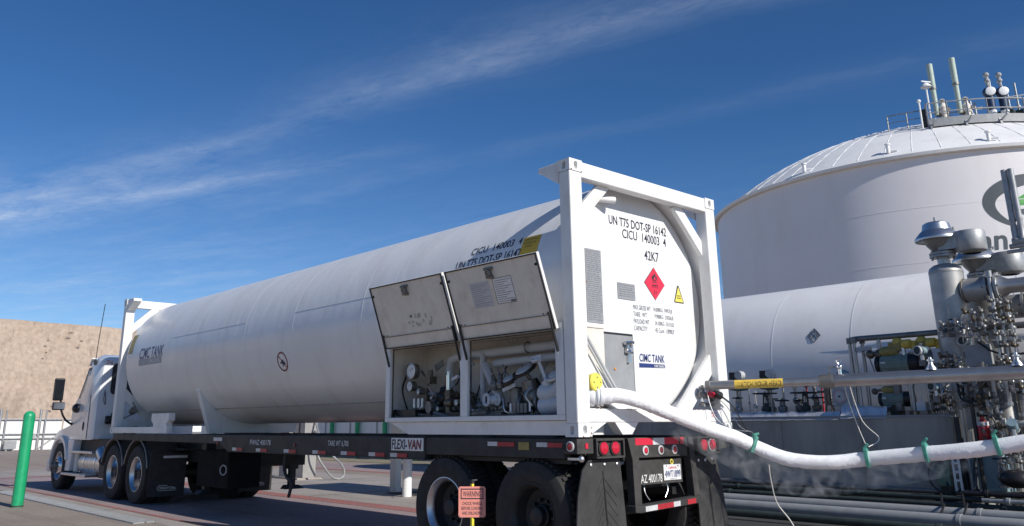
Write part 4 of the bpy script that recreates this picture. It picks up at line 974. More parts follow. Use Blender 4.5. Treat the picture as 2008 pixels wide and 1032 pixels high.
# ------------------------------------------------------------------ tractor
TR = thing('semi_truck', 'white day cab semi truck coupled to the front of the tank trailer', 'truck', (1.22, 13.5, 0))
def tractor():
    xl, xr = .14, 2.30
    # cab shell lofted from cross sections (x half width, z) along y
    def loft(name, m, secs, parent, bevel=0.):
        mb = MB(); n = len(secs[0])
        for s in secs: mb.v += s
        for j in range(len(secs) - 1):
            mb.f += [(j * n + i, j * n + (i + 1) % n, (j + 1) * n + (i + 1) % n, (j + 1) * n + i) for i in range(n)]
        mb.f += [tuple(range(n))[::-1], tuple((len(secs) - 1) * n + i for i in range(n))]
        return mb.build(name, m, parent, bevel=bevel, angle=32)
    cx = (xl + xr) / 2
    def sec(y, z0, z1, w, tw, r):      # rounded-top section, clockwise
        hw, tw = w / 2, tw / 2
        p = [(-hw, z0), (-hw, z0 + (z1 - z0) * .52), (-tw, z1 - r)]
        for k in range(1, 5):
            a = PI / 2 * k / 5; p.append((-tw + r * (1 - math.cos(a)), z1 - r + r * math.sin(a) * .8))
        p += [(-tw + r, z1 - r * .2)]
        q = [(-x, z) for x, z in p[::-1]]
        return [(cx + x, y, z) for x, z in p + q]
    cab = loft('cab', 'cab_white', [sec(13.72, 1.10, 2.74, 2.1, 1.98, .14), sec(13.78, 1.08, 2.82, 2.16, 2.02, .16), sec(14.2, 1.08, 2.90, 2.18, 2.0, .18), sec(14.62, 1.08, 2.86, 2.18, 1.96, .2), sec(14.80, 1.08, 2.70, 2.18, 1.9, .2), sec(15.22, 1.08, 1.92, 2.16, 1.8, .18), sec(15.30, 1.08, 1.70, 2.14, 1.8, .15)], TR)
    hood = loft('hood', 'cab_white', [sec(15.28, 1.02, 1.72, 2.10, 1.6, .22), sec(15.7, 1.0, 1.62, 2.12, 1.45, .26), sec(16.2, .98, 1.52, 2.10, 1.3, .28), sec(16.65, .92, 1.36, 2.0, 1.2, .28), sec(16.85, .85, 1.10, 1.8, 1.1, .2)], TR)
    MB().box((.5, 16.84, .55), (1.94, 16.95, 1.2)).build('grille', 'dark_plastic', hood, smooth=False)
    MB().box((.2, 16.6, .35), (2.24, 16.98, .62)).build('bumper', 'cab_white', TR, smooth=False, bevel=.05)
    # fender arch over the front wheel
    for x0, x1 in ((.10, .42), (2.02, 2.34)):
        arc = MB(); n = 14
        for k in range(n + 1):
            a = PI * (.02 + .90 * k / n); 
            for r in (.58, .66):
                for x in (x0, x1): arc.v.append((x, 15.82 + r * math.cos(a), .50 + r * math.sin(a)))
        for k in range(n):
            b = 4 * k; c = b + 4
            arc.f += [(b, c, c + 2, b + 2), (b + 1, b + 3, c + 3, c + 1), (b, b + 1, c + 1, c), (b + 2, c + 2, c + 3, b + 3)]
        arc.build('fender', 'cab_white', TR)
    # rear fairing of the front wheel, door, glass
    MB().prism([(.13, 15.30, .42), (.13, 15.02, .42), (.13, 14.86, 1.08), (.13, 15.25, 1.08)], (.18, 0, 0)).build('cab_skirt', 'cab_white', TR, smooth=False, bevel=.02)
    d = MB().prism([(.128, 14.06, 1.16), (.128, 15.24, 1.16), (.128, 15.24, 1.72), (.128, 14.95, 1.95), (.158, 14.06, 1.95)], (.02, 0, 0)).build('door', 'cab_white', TR, smooth=False, bevel=.008)
    MB().prism([(.150, 14.12, 1.97), (.150, 14.98, 1.93), (.222, 14.70, 2.60), (.222, 14.14, 2.60)], (.03, 0, 0)).build('window_frame', 'dark_plastic', d, smooth=False)
    MB().prism([(.146, 14.18, 2.01), (.146, 14.86, 1.98), (.214, 14.64, 2.54), (.214, 14.19, 2.54)], (.01, 0, 0)).build('side_window', 'window_pale', d, smooth=False)
    h = MB().sph((.125, 14.33, 1.36), .05, 12, 8, (.35, .8, 1.9)).build('door_handle', 'dark_plastic', d)
    MB().sph((.13, 15.12, 1.42), .03, 8, 6, (.3, 1.8, .6)).build('badge', 'dark_plastic', d)
    MB().box((.122, 14.045, 1.1), (.14, 14.055, 2.0)).build('door_gap', 'dark_plastic', d, smooth=False)
    ws = MB().prism([(.42, 14.86, 2.66), (2.02, 14.86, 2.66), (2.12, 15.26, 1.93), (.32, 15.26, 1.93)], (0, .02, .012)).build('windscreen', 'glass_dark', cab, smooth=False)
    sv = MB().prism([(.26, 14.72, 2.80), (2.18, 14.72, 2.80), (2.16, 14.93, 2.66), (.28, 14.93, 2.66)], (0, 0, .025)).build('sun_visor', 'cab_white', cab, smooth=False)
    # back wall: window with rounded corners, seams, couplings, number
    bw = MB(); pts = []
    for cxx, czz, a0 in ((.50, 2.10, PI), (1.94, 2.10, 1.5 * PI), (1.94, 2.56, 0), (.50, 2.56, .5 * PI)):
        for k in range(6): a = a0 + PI / 2 * k / 5; pts.append((cxx + .10 * math.cos(a), 13.700, czz + .10 * math.sin(a)))
    bw.prism(pts, (0, .03, 0)); w = bw.build('back_window', 'glass_dark', cab, smooth=False)
    MB().box((.2, 13.712, 2.685), (2.24, 13.735, 2.70)).build('wall_ledge', 'cab_white', cab, smooth=False)
    text('74', 'lettering', 'faded_red', TR, (.27, 13.735, 2.63), (1, 0, 0), (0, 0, 1), .12, .085, .0, None, 0, .022)
    cp = MB(); cp.box((.36, 13.62, 1.40), (.62, 13.715, 1.56)); cp.cyl((.40, 13.6, 1.47), (.40, 13.5, 1.47), .04, 10); cp.cyl((.54, 13.6, 1.47), (.54, 13.5, 1.45), .04, 10); cp.cyl((.47, 13.62, 1.56), (.47, 13.6, 1.62), .03, 8); cp.build('air_coupling', 'dark_plastic', TR)
    hs = MB(); hs.tube(smooth_path([(.42, 13.5, 1.47), (.46, 13.0, 1.3), (.6, 12.5, 1.35), (.8, 12.25, 1.5)], 6), .018, 6); hs.tube(smooth_path([(.54, 13.5, 1.45), (.6, 13.1, 1.2), (.7, 12.6, 1.25), (.9, 12.25, 1.45)], 6), .018, 6); hs.tube(smooth_path([(.3, 13.71, 2.1), (.28, 13.69, 1.9), (.33, 13.7, 1.8), (.3, 13.7, 2.05)], 6), .006, 5); hs.build('air_hose', 'dark_plastic', TR)
    # mirror
    mi = MB().box((-.34, 15.04, 1.90), (-.14, 15.16, 2.38)).build('mirror', 'dark_plastic', TR, smooth=False, bevel=.03)
    MB().box((-.325, 15.03, 1.93), (-.155, 15.038, 2.35)).build('mirror_glass', 'glass_dark', mi, smooth=False)
    m2 = MB().box((-.33, 15.05, 1.70), (-.08, 15.16, 1.87)).build('wide_mirror', 'dark_plastic', TR, smooth=False, bevel=.03)
    MB().box((-.315, 15.04, 1.72), (-.095, 15.048, 1.85)).build('mirror_glass', 'chrome', m2, smooth=False)
    MB().tube(smooth_path([(-.18, 15.1, 2.0), (-.14, 15.12, 1.72), (-.02, 15.14, 1.5), (.16, 15.15, 1.38)], 4), .022, 8).build('mirror_arm', 'dark_plastic', TR)
    MB().sph((.12, 14.88, 1.74), .12, 12, 8, (.8, 1.4, .85)).build('mirror_base', 'dark_plastic', TR)
    an = MB().tube(smooth_path([(.2, 14.25, 2.72), (.2, 14.22, 3.1), (.2, 14.14, 3.55), (.2, 14.06, 3.95)], 4), [.012] + [.008] * 12, 6, False).build('antenna', 'dark_plastic', TR)
    MB().cyl((.2, 14.25, 2.64), (.2, 14.25, 2.74), .035, 8).build('antenna_base', 'dark_plastic', TR)
    # steps, fuel tank, battery box
    for z, y0, y1, dx in ((.83, 13.55, 15.05, 0), (.37, 13.70, 15.35, -.04)):
        MB().box((.12 + dx, y0, z - .03), (.40, y1, z + .025)).build('step', 'aluminium', TR, smooth=False, bevel=.01)
    ft = MB(); ft.lathe((.48, 13.15, .60), (0, 1, 0), [(0, 0), (0, .24), (.03, .28), (1.5, .28), (1.53, .24), (1.53, 0)], 30); ft.build('fuel_tank', 'aluminium', TR)
    for y in (13.55, 14.25): MB().lathe((.48, y, .60), (0, 1, 0), [(0, .283), (0, .29), (.05, .29), (.05, .283)], 30).build('tank_strap', 'chrome', TR)
    MB().cyl((.22, 14.75, .42), (.22, 14.75, .80), .06, 12).build('filter_can', 'cream_paint', TR)
    MB().box((.2, 12.9, .35), (.6, 13.25, .72)).build('battery_box', 'black_steel', TR, smooth=False, bevel=.01)
    MB().cyl((.22, 12.95, .70), (.22, 13.2, .86), .13, 14).build('air_tank', 'aluminium', TR)
    for x in (.78, 1.50): MB().box((x, 9.9, .72), (x + .1, 16.6, .98)).build('frame_rail', 'black_steel', TR, smooth=False)
    MB().box((.7, 10.2, .98), (1.75, 12.3, 1.08)).build('fifth_wheel', 'black_steel', TR, smooth=False)
    MB().box((.3, 13.0, .62), (2.1, 16.2, 1.1)).build('engine_block', 'black_steel', TR, smooth=False)
    # fenders over the drive wheels (quarter shells) and flap
    for yc in (10.84, 12.09):
        for x0, x1 in ((.06, .66), (1.78, 2.38)):
            arc = MB(); n = 14
            for k in range(n + 1):
                a = PI * (.08 + .86 * k / n)
                for r in (.575, .60):
                    for x in (x0, x1): arc.v.append((x, yc + r * math.cos(a), .52 + r * math.sin(a)))
            for k in range(n):
                b = 4 * k; c = b + 4
                arc.f += [(b, c, c + 2, b + 2), (b + 1, b + 3, c + 3, c + 1), (b, b + 1, c + 1, c), (b + 2, c + 2, c + 3, b + 3)]
            arc.f += [(0, 1, 3, 2), (4 * n, 4 * n + 2, 4 * n + 3, 4 * n + 1)]
            arc.build('wheel_fender', 'grey_paint' if x0 < 1 else 'black_steel', TR).data.materials[0] = MAT['dusty_black']
            e = MB().tube([(x0 - .004, yc + .60 * math.cos(PI * (.08 + .86 * k / 20)), .52 + .60 * math.sin(PI * (.08 + .86 * k / 20))) for k in range(21)], .014, 6).build('fender_edge', 'dull_steel', TR)
    for x0 in (.05, 1.75):
        F = MB().prism([(x0, 10.14, .16), (x0 + .65, 10.12, .16), (x0 + .65, 10.10, .86), (x0, 10.10, .86)], (0, .012, 0)).build('mud_flap', 'rubber', TR, smooth=False)
        MB().box((x0 + .22, 10.086, .80), (x0 + .65, 10.098, .84)).build('flap_strip', 'tape_white', F, smooth=False)
        MB().box((x0 + .0, 10.09, .845), (x0 + .70, 10.13, .875)).build('flap_bar', 'black_steel', F, smooth=False)
        ov = MB(); n = 40
        for i in range(n):
            a = 2 * PI * i / n; c, s = math.cos(a), math.sin(a); ex = .15 * (1 if c > 0 else -1)
            ov.v += [(x0 + .36 + ex + .045 * c, 10.119, .30 + .045 * s), (x0 + .36 + ex + .038 * c, 10.119, .30 + .038 * s)]
        ov.f = [(2 * i, 2 * i + 1, (2 * i + 3) % (2 * n), (2 * i + 2) % (2 * n)) for i in range(n)]
        ov.build('logo_oval', 'stencil_white', F, smooth=False, fix=False)
        text('FREIGHTLINER', 'lettering', 'stencil_white', F, (x0 + .20, 10.12, .28), (1, 0, 0), (0, 0, 1), .33, .04, .012)
    for y in (10.84, 12.09):
        MB().cyl((.2, y, .51), (2.24, y, .51), .09, 12).build('axle', 'black_steel', TR)
        for (x, right, k) in ((.09, False, 'deep'), (.42, False, 'flat'), (2.35, True, 'deep'), (2.02, True, 'flat')):
            wheel(TR, x, y, .51, right, k, 'chrome' if k == 'deep' else 'black_steel', 'black_steel')
    for x, right in ((.15, False), (2.29, True)): wheel(TR, x, 15.82, .51, right, 'flat', 'chrome', 'dull_steel')
    MB().cyl((.3, 15.82, .5), (2.1, 15.82, .5), .07, 10).build('axle', 'black_steel', TR)
tractor()

# warning sign on its yellow post by the trailer wheels
def warning_sign():
    t = thing('warning_sign', 'small salmon sign with black wheel chock warning on yellow post', 'sign', (-.17, 1.2, 0))
    c = V3((-.085, 1.34, .612)); rt = V3((.72, -.69, 0)).normalized(); up = V3((0, 0, 1)); n = rt.cross(up)
    MB().bar(c - n * .012 + V3((0, 0, -.612)), c - n * .012 + V3((0, 0, .165)), .028, .028).build('post', 'post_yellow', t, smooth=False, bevel=.003)
    MB().bar(c - n * .012 + V3((0, 0, .165)), c - n * .012 + V3((0, 0, .20)), .03, .03).build('post_cap', 'black_steel', t, smooth=False)
    MB().bar(c - n * .012 + V3((0, 0, .198)), c - n * .012 + rt * .05 + V3((0, 0, .20)), .01, .008).build('cap_hook', 'dull_steel', t, smooth=False)
    w, h = .262, .282; O = c - rt * w / 2 - up * h / 2
    P = MB().prism([O + rt * a + up * b + n * .006 for a, b in ((.012, 0), (w - .012, 0), (w, .012), (w, h - .012), (w - .012, h), (.012, h), (0, h - .012), (0, .012))], n * .004).build('sign_plate', 'salmon', t, smooth=False)
    O2 = O + n * .0105
    f = MB(); q = lambda a, b, c_, d: f.quad(*[O2 + rt * x + up * y for x, y in ((a, b), (c_, b), (c_, d), (a, d))])
    q(.02, .165, .242, .176); q(.02, .252, .242, .263); q(.02, .176, .03, .252); q(.232, .176, .242, .252)
    f.build('print_frame', 'ink', P, smooth=False, fix=False)
    for s, a, b, ww, hh in (('WARNING', .042, .188, .178, .052, ), ('CHOCK WHEELS', .035, .112, .195, .030), ('BEFORE LOADING', .028, .068, .208, .030), ('AND UNLOADING', .035, .024, .195, .030)):
        text(s, 'lettering', 'ink', P, O2 + rt * a + up * b, rt, up, ww, hh, .008, None, 0, .0005)
    b = MB(); [b.sph(O2 + rt * x + up * y, .005, 6, 4) for x, y in ((.012, .27), (.25, .012), (.25, .27), (.012, .012))]; b.build('screw', 'dull_steel', P)
warning_sign()

# ------------------------------------------------------------------ frosted hose, its clips, mist
HOSE = smooth_path([(.30, .03, 1.575), (.36, -.03, 1.578), (.48, -.10, 1.578), (.70, -.17, 1.53), (1.05, -.22, 1.43), (1.50, -.27, 1.305), (1.95, -.35, 1.19), (2.16, -.46, 1.09), (2.32, -.68, .985), (2.50, -1.00, .955), (2.66, -1.31, .99), (2.74, -1.80, 1.042), (2.80, -2.25, 1.09), (2.90, -2.75, 1.175), (3.02, -3.4, 1.30)], 30)
def frosted_hose():
    mb = MB(); n = 34; pts = HOSE; x, y, _ = frame_of(pts[1] - pts[0]); prev = x
    for i, q in enumerate(pts):
        t = (pts[min(i + 1, len(pts) - 1)] - pts[max(i - 1, 0)]).normalized()
        prev = (prev - t * prev.dot(t)).normalized(); yy = t.cross(prev)
        for k in range(n):
            a = 2 * PI * k / n; d = prev * math.cos(a) + yy * math.sin(a)
            lowk = .25 + .75 * max(0., -d.z) ** .6; s = (mnoise.fractal((q + d * .07) * 34, 1, 2, 4) * .0042 + abs(mnoise.noise((q + d * .05) * 85)) * .006) * lowk + mnoise.noise((q + d * .07) * 7) * .003
            mb.v.append(q + d * (.066 + s))
    m = len(pts)
    mb.f = [(i * n + k, i * n + (k + 1) % n, (i + 1) * n + (k + 1) % n, (i + 1) * n + k) for i in range(m - 1) for k in range(n)] + [tuple(range(n))[::-1], tuple((m - 1) * n + k for k in range(n))]
    h = thing('transfer_hose', 'thick frost covered white transfer hose sagging from the tank rear', 'hose', HOSE[0])
    mb.build('hose', 'frost', h, angle=80)
    c = MB(); a, b = V3((.24, .09, 1.573)), V3((.40, -.055, 1.578)); d = (b - a).normalized()
    c.lathe(a, d, [(0, 0), (0, .075), (.03, .09), (.055, .09), (.06, .075), (.11, .078), (.115, .088), (.14, .088), (.145, .07), (.20, .075), (.215, .07)], 24)
    c.build('coupling', 'frost', h)
    MB().torus(a + d * .085, d, .082, .012, 20, 6).build('coupling_clamp', 'insulated', h)
    e = HOSE[-1]; q = V3((3.14, -3.585, 1.345)); f = (q - e).normalized()
    MB().lathe(e - f * .04, f, [(0, .06), (0, .085), (.05, .085), (.06, .06), (.13, .06), (.135, .09), (.16, .09), (.165, .055), ((q - e).length + .04, .055)], 24).build('end_coupling', 'pipe_steel', h)
    # the green fibre clips round the hose
    def at(i):
        q = HOSE[i]; t = (HOSE[min(i + 1, m - 1)] - HOSE[i - 1]).normalized(); return q, t
    spots = [min(range(2, m - 2), key=lambda i: (HOSE[i] - V3(p)).length) for p in ((2.10, -.42, 1.11), (2.665, -1.33, .99), (2.745, -1.84, 1.045), (2.83, -2.42, 1.12))]
    lab = ['green clip on the hose in front of the right tail lamps', 'green clip at the low point of the sagging hose', 'green clip on the hose beside the skid wall', 'green clip on the hose below the red extinguisher']
    for i, l in zip(spots, lab):
        q, t = at(i); x, y, _ = frame_of(t)
        up = (V3((0, 0, 1)) - t * t.z).normalized(); sd = t.cross(up)
        o = MB()
        sec = [(-.074, -.078), (.074, -.078), (.080, .0), (.074, .082), (.02, .105), (-.03, .085), (-.074, .07), (-.078, 0)]
        inn = [(a * .9, b * .88) for a, b in sec]; nn = len(sec); w = t * .017
        vs = [q + sd * a + up * b - w for a, b in sec] + [q + sd * a + up * b + w for a, b in sec]
        o.add(vs, [tuple(range(nn))[::-1], tuple(range(nn, 2 * nn))] + [(k, (k + 1) % nn, nn + (k + 1) % nn, nn + k) for k in range(nn)])
        o.bar(q + up * .095 - t * .02, q + up * .135 + t * .03, .03, .022)
        tag(o.build('hose_clip', 'clip_green', smooth=False, bevel=.004), l, 'hose clip', 'green clips along the frosted hose')
    def cord(label, pts, r=.005, m='rope'):
        tag(MB().tube(smooth_path(pts, 6), r, 6).build('cord', m), label, 'cord')
    c1 = HOSE[spots[0]]; c2 = HOSE[spots[1]]
    cord('thin pale cord hanging from the pipe valve to the low hose clip', [(2.60, -1.18, 1.90), (2.61, -1.20, 1.72), (2.62, -1.22, 1.55), (2.64, -1.28, 1.28), c2 + V3((0, 0, .12))])
    cord('slack pale cord looping behind the low hose clip', [(2.72, -1.2, 1.70), (2.80, -1.25, 1.35), (2.84, -1.38, 1.18), c2 + V3((.0, -.02, .11))])
    cord('pale cord trailing from the hose down to the dark floor', [(2.21, -.53, .93), (2.22, -.53, .79), (2.26, -.55, .57), (2.30, -.66, .40), (2.36, -.8, .1), (2.5, -.95, .02)], .007)
    cord('thin cord from the rear valves down to the first hose clip', [(1.99, -.02, 1.66), (1.98, -.06, 1.50), (2.0, -.12, 1.36), (2.06, -.25, 1.27), c1 + V3((0, 0, .13))], .005, 'galvanised')
    cord('second thin cord curving past the container corner', [(2.10, -.02, 1.62), (2.25, -.08, 1.5), (2.27, -.2, 1.30), c1 + V3((.02, -.01, .12))], .004, 'galvanised')
    cord('black cable hanging from the pipe end beside the right post', [(2.1, -.05, 1.66), (2.3, -.10, 1.52), (2.42, -.12, 1.38), (2.55, -.16, 1.15), (2.66, -.2, .98)], .006, 'dark_plastic')
frosted_hose()
def mist():
    mb = MB(); pts = [HOSE[i] for i in range(128, 364, 10)]
    q = [p + V3((-.02, .04, -.13)) for p in pts]
    mb.tube(q, [.06 + .15 * math.sin(PI * min(1, (i + .6) / (len(q)))) for i in range(len(q))], 12)
    m = bpy.data.materials.new('vapour'); m.use_nodes = True; MAT['vapour'] = m; nt = m.node_tree; N = nt.nodes; L = nt.links
    N.remove(N['Principled BSDF']); v = N.new('ShaderNodeVolumePrincipled'); v.inputs['Color'].default_value = (.95, .96, 1, 1); v.inputs['Anisotropy'].default_value = .2
    tc = N.new('ShaderNodeTexCoord'); n = N.new('ShaderNodeTexNoise'); n.inputs['Scale'].default_value = 7; n.inputs['Detail'].default_value = 5; n.inputs['Distortion'].default_value = 1.
    L.new(tc.outputs['Object'], n.inputs['Vector'])
    r = N.new('ShaderNodeMapRange'); r.inputs['From Min'].default_value = .46; r.inputs['From Max'].default_value = .75; r.inputs['To Min'].default_value = 0; r.inputs['To Max'].default_value = 7.5
    L.new(n.outputs[0], r.inputs['Value']); L.new(r.outputs[0], v.inputs['Density']); L.new(v.outputs[0], N['Material Output'].inputs['Volume'])
    o = mb.build('vapour', 'vapour'); tag(o, 'thin cold vapour drifting below the frosted hose', 'vapour', None, 'stuff')
mist()

# overhead arm pipe with the yellow strip
def arm_pipe():
    t = thing('overhead_pipe', 'long horizontal steel pipe with yellow WATCH YOUR HEAD strip', 'pipe', (2.5, -1.5, 1.72))
    A, B, C = V3((1.98, -.06, 1.712)), V3((2.50, -1.13, 1.728)), V3((3.15, -3.6, 1.765))
    d = (B - A).normalized(); e = (C - B).normalized()
    MB().cyl(A, B, .044, 20).build('thin_pipe', 'pipe_steel', t)
    MB().lathe(A - d * .04, d, [(0, 0), (0, .04), (.008, .05), (.05, .05), (.055, .044)], 20).build('end_cap', 'dull_steel', t)
    MB().cyl(B - e * .03, C, .064, 22).build('thick_pipe', 'pipe_steel', t)
    MB().lathe(B - d * .12, d, [(0, .044), (.02, .062), (.09, .068), (.10, .075), (.14, .075)], 20).build('reducer', 'dull_steel', t)
    MB().bar(B - d * .02 + V3((0, 0, .06)), B - d * .0 + V3((0, 0, .13)), .012, .012).build('pin', 'dull_steel', t, smooth=False)
    MB().bar(B - d * .02 + V3((0, 0, .13)), B + d * .05 + V3((0, 0, .135)), .012, .012).build('pin', 'dull_steel', t, smooth=False)
    # strip is a sleeve lying on the pipe, lettering follows it
    side = d.cross(V3((0, 0, 1))).normalized()
    if side.x > 0 or side.dot(V3((-5.6, -5.1, 1.3)) - A) < 0: side = -side
    upv = V3((0, 0, 1))
    def on(a, b, lift): 
        ph = b / .044; rr = .044 + lift; return A + d * a + (side * math.cos(ph) + upv * math.sin(ph)) * rr
    s0, s1 = .26, .735
    m = MB(); k = 14
    m.v = [on(s, .044 * (-1.25 + 2.5 * j / k), .002) for j in range(k + 1) for s in (s0, s1)]; m.f = [(2 * j, 2 * j + 1, 2 * j + 3, 2 * j + 2) for j in range(k)]
    st = m.build('yellow_strip', 'yellow_paint', t, fix=False)
    text('WATCH YOUR HEAD', 'lettering', 'ink', st, 0, d, upv, s1 - s0 - .03, .05, -.004, lambda a, b: on(s0 + .015 + a, b - .029, .004))
    for f, s in ((.47, .085), (.83, .09)):
        q = B + (C - B) * f * .75 + V3((0, 0, .06))
        x = MB(); x.lathe(q, (0, 0, 1), [(0, .05), (.02, .045), (.05, .022), (.075, .02), (.08, .032), (.095, .032), (.10, .016), (.115, .014), (.12, .004)], 14); x.build('relief_fitting', 'aluminium', t)
    q = B + e * .09 + V3((0, 0, .06)); x = MB(); x.cyl(q, q + V3((0, 0, .06)), .018, 10); x.sph(q + V3((0, 0, .07)), .028, 10, 6); x.torus(q + V3((0, 0, .125)), (1, 1, 0), .022, .007, 14, 5); x.build('swivel_eye', 'chrome', t)
    MB().cyl(C - e * .05, C + V3((0, 0, -1.77)), .07, 14).build('stand_pipe', 'pipe_steel', t)
arm_pipe()

# ------------------------------------------------------------------ process skid
def skid():
    sheet('skid_slab', 4.6, -9, 8.6, 9.5, .02, 'dark_floor')
    t = thing('process_skid', 'long grey steel skid box carrying valves behind the frosted hose', 'skid', (9.2, 3.5, 0))
    ys = [-.03, 1.4, 2.83, 4.26, 5.69, 7.1]
    for a, b in zip(ys, ys[1:]):
        MB().box((8.5, a + .004, .35), (8.53, b - .004, 1.40)).build('side_panel', 'skid_plate', t, smooth=False)
    MB().box((8.48, -.05, 1.40), (10.2, 7.1, 1.44)).build('deck', 'grey_paint', t, smooth=False)
    MB().box((8.53, -.03, .35), (10.2, 7.1, .40)).build('base_plate', 'skid_plate', t, smooth=False)
    MB().box((10.17, -.03, .4), (10.2, 7.1, 1.4)).build('back_panel', 'skid_plate', t, smooth=False)
    MB().box((8.53, -.035, .4), (10.17, -.005, 1.4)).build('end_panel', 'skid_plate', t, smooth=False)
    for y in (.3, 2.4, 4.6, 6.8):
        MB().box((8.7, y, .02), (8.9, y + .15, .35)).build('foot', 'black_steel', t, smooth=False); MB().box((9.8, y, .02), (10.0, y + .15, .35)).build('foot', 'black_steel', t, smooth=False)
    cl = []
    for (y0, y1, m, dz) in ((1.75, 4.3, 'foil', .10), (.95, 1.72, 'foil', .24), (.0, .9, 'black_steel', .06)):
        mb = MB(); n = 26; k = 5
        for i in range(n + 1):
            for j in range(k + 1):
                y = y0 + (y1 - y0) * i / n; x = 8.47 + .5 * j / k
                h = .02 + dz * (.35 + .65 * abs(mnoise.noise(V3((x * 5, y * 4, 1.7))))) * (1 if 0 < j < k else .3) if m == 'foil' else dz
                mb.v.append((x, y, 1.442 + h - (.10 if j == 0 and m == 'foil' else 0)))
        mb.f = [(i * (k + 1) + j, i * (k + 1) + j + 1, (i + 1) * (k + 1) + j + 1, (i + 1) * (k + 1) + j) for i in range(n) for j in range(k)]
        o = mb.build('foil_wrap' if m == 'foil' else 'black_mat', m, None, angle=25)
        tag(o, {4.3: 'crumpled silver foil insulation along the skid top by the handwheels', 1.72: 'bright crumpled foil heap on the skid under the upright pipes', .9: 'flat black mat lying on the right end of the skid'}[y1], 'insulation' if m == 'foil' else 'mat')
    # ground pipes
    for x, z, r, m, l in ((8.15, .33, .04, 'dull_steel', 'thin ground pipe nearest the skid wall'), (7.9, .26, .038, 'dark_green', 'second dark green ground pipe below the skid'), (7.6, .19, .04, 'dark_green', 'third dark green ground pipe below the skid'), (7.25, .15, .045, 'dull_steel', 'fourth ground pipe below the frosted hose'), (6.65, .16, .085, 'grey_paint', 'thicker pale grey ground pipe, upper of two'), (5.95, .14, .085, 'grey_paint', 'thicker pale grey ground pipe, lower of two'), (5.3, .11, .05, 'dark_green', 'dark ground pipe nearest the trailer')):
        p = thing('ground_pipe', l, 'pipe', (x, 0, z), 'pipes on the ground below the skid')
        MB().cyl((x, -8, z), (x, 9, z), r, 14).build('pipe', m, p)
        for y in (-5, -2.9, 2.2, 6): MB().box((x - .05, y, .02), (x + .05, y + .08, z - r + .01)).build('support', 'black_steel', p, smooth=False)
        for y in (-.9, 3.4): MB().lathe((x, y, z), (0, 1, 0), [(0, r), (0, r + .012), (.05, r + .012), (.05, r)], 14).build('collar', m, p)
skid()

def handwheel_valve(name, x, y, z0, zw, rw, m, label, wm='dark_plastic', group='handwheel valves on the skid'):
    t = thing(name, label, 'valve', (x, y, z0), group)
    b = MB(); b.cyl((x, y, z0), (x, y, z0 + .03), .085, 14); b.lathe((x, y, z0 + .03), (0, 0, 1), [(0, .045), (.04, .05), (.09, .085), (.15, .085), (.17, .05), (.22, .04)], 14); b.build('body', m, t)
    MB().cyl((x, y, z0 + .2), (x, y, zw + .05), .018, 8).build('stem', 'pipe_steel', t)
    b = MB()
    for s in (-1, 1): b.bar((x, y + s * .05, z0 + .22), (x, y + s * .03, zw - .02), .02, .018)
    b.cyl((x, y, zw - .06), (x, y, zw - .02), .045, 10); b.build('yoke', m, t)
    w = MB().torus((x, y, zw), (0, 0, 1), rw, .013, 28, 6)
    for k in range(5): a = 2 * PI * k / 5 + y; w.bar((x, y, zw), (x + rw * math.cos(a), y + rw * math.sin(a), zw), .02, .012)
    w.cyl((x, y, zw - .02), (x, y, zw + .02), .03, 10); w.build('handwheel', wm, t)
for a in ((8.9, 3.33, 1.44, 1.865, .215, 'dark_green', 'left wide black handwheel valve on the skid'), (8.9, 2.54, 1.44, 1.855, .24, 'dark_green', 'widest black handwheel valve in the middle of the skid'), (8.95, 3.02, 1.44, 1.73, .12, 'dull_steel', 'small low handwheel valve between the two wide handwheels'), (8.85, 2.30, 1.44, 1.76, .13, 'valve_bronze', 'small dark handwheel valve right of the widest wheel'), (9.5, 3.55, 1.44, 1.78, .12, 'dull_steel', 'small handwheel valve behind the left wide wheel'), (9.1, 2.75, 1.44, 1.73, .10, 'dull_steel', 'tiny handwheel valve close left of the widest wheel'), (8.95, 3.95, 1.44, 1.80, .09, 'pipe_steel', 'little handwheel valve nearest the white container post')):
    handwheel_valve('handwheel_valve', *a)
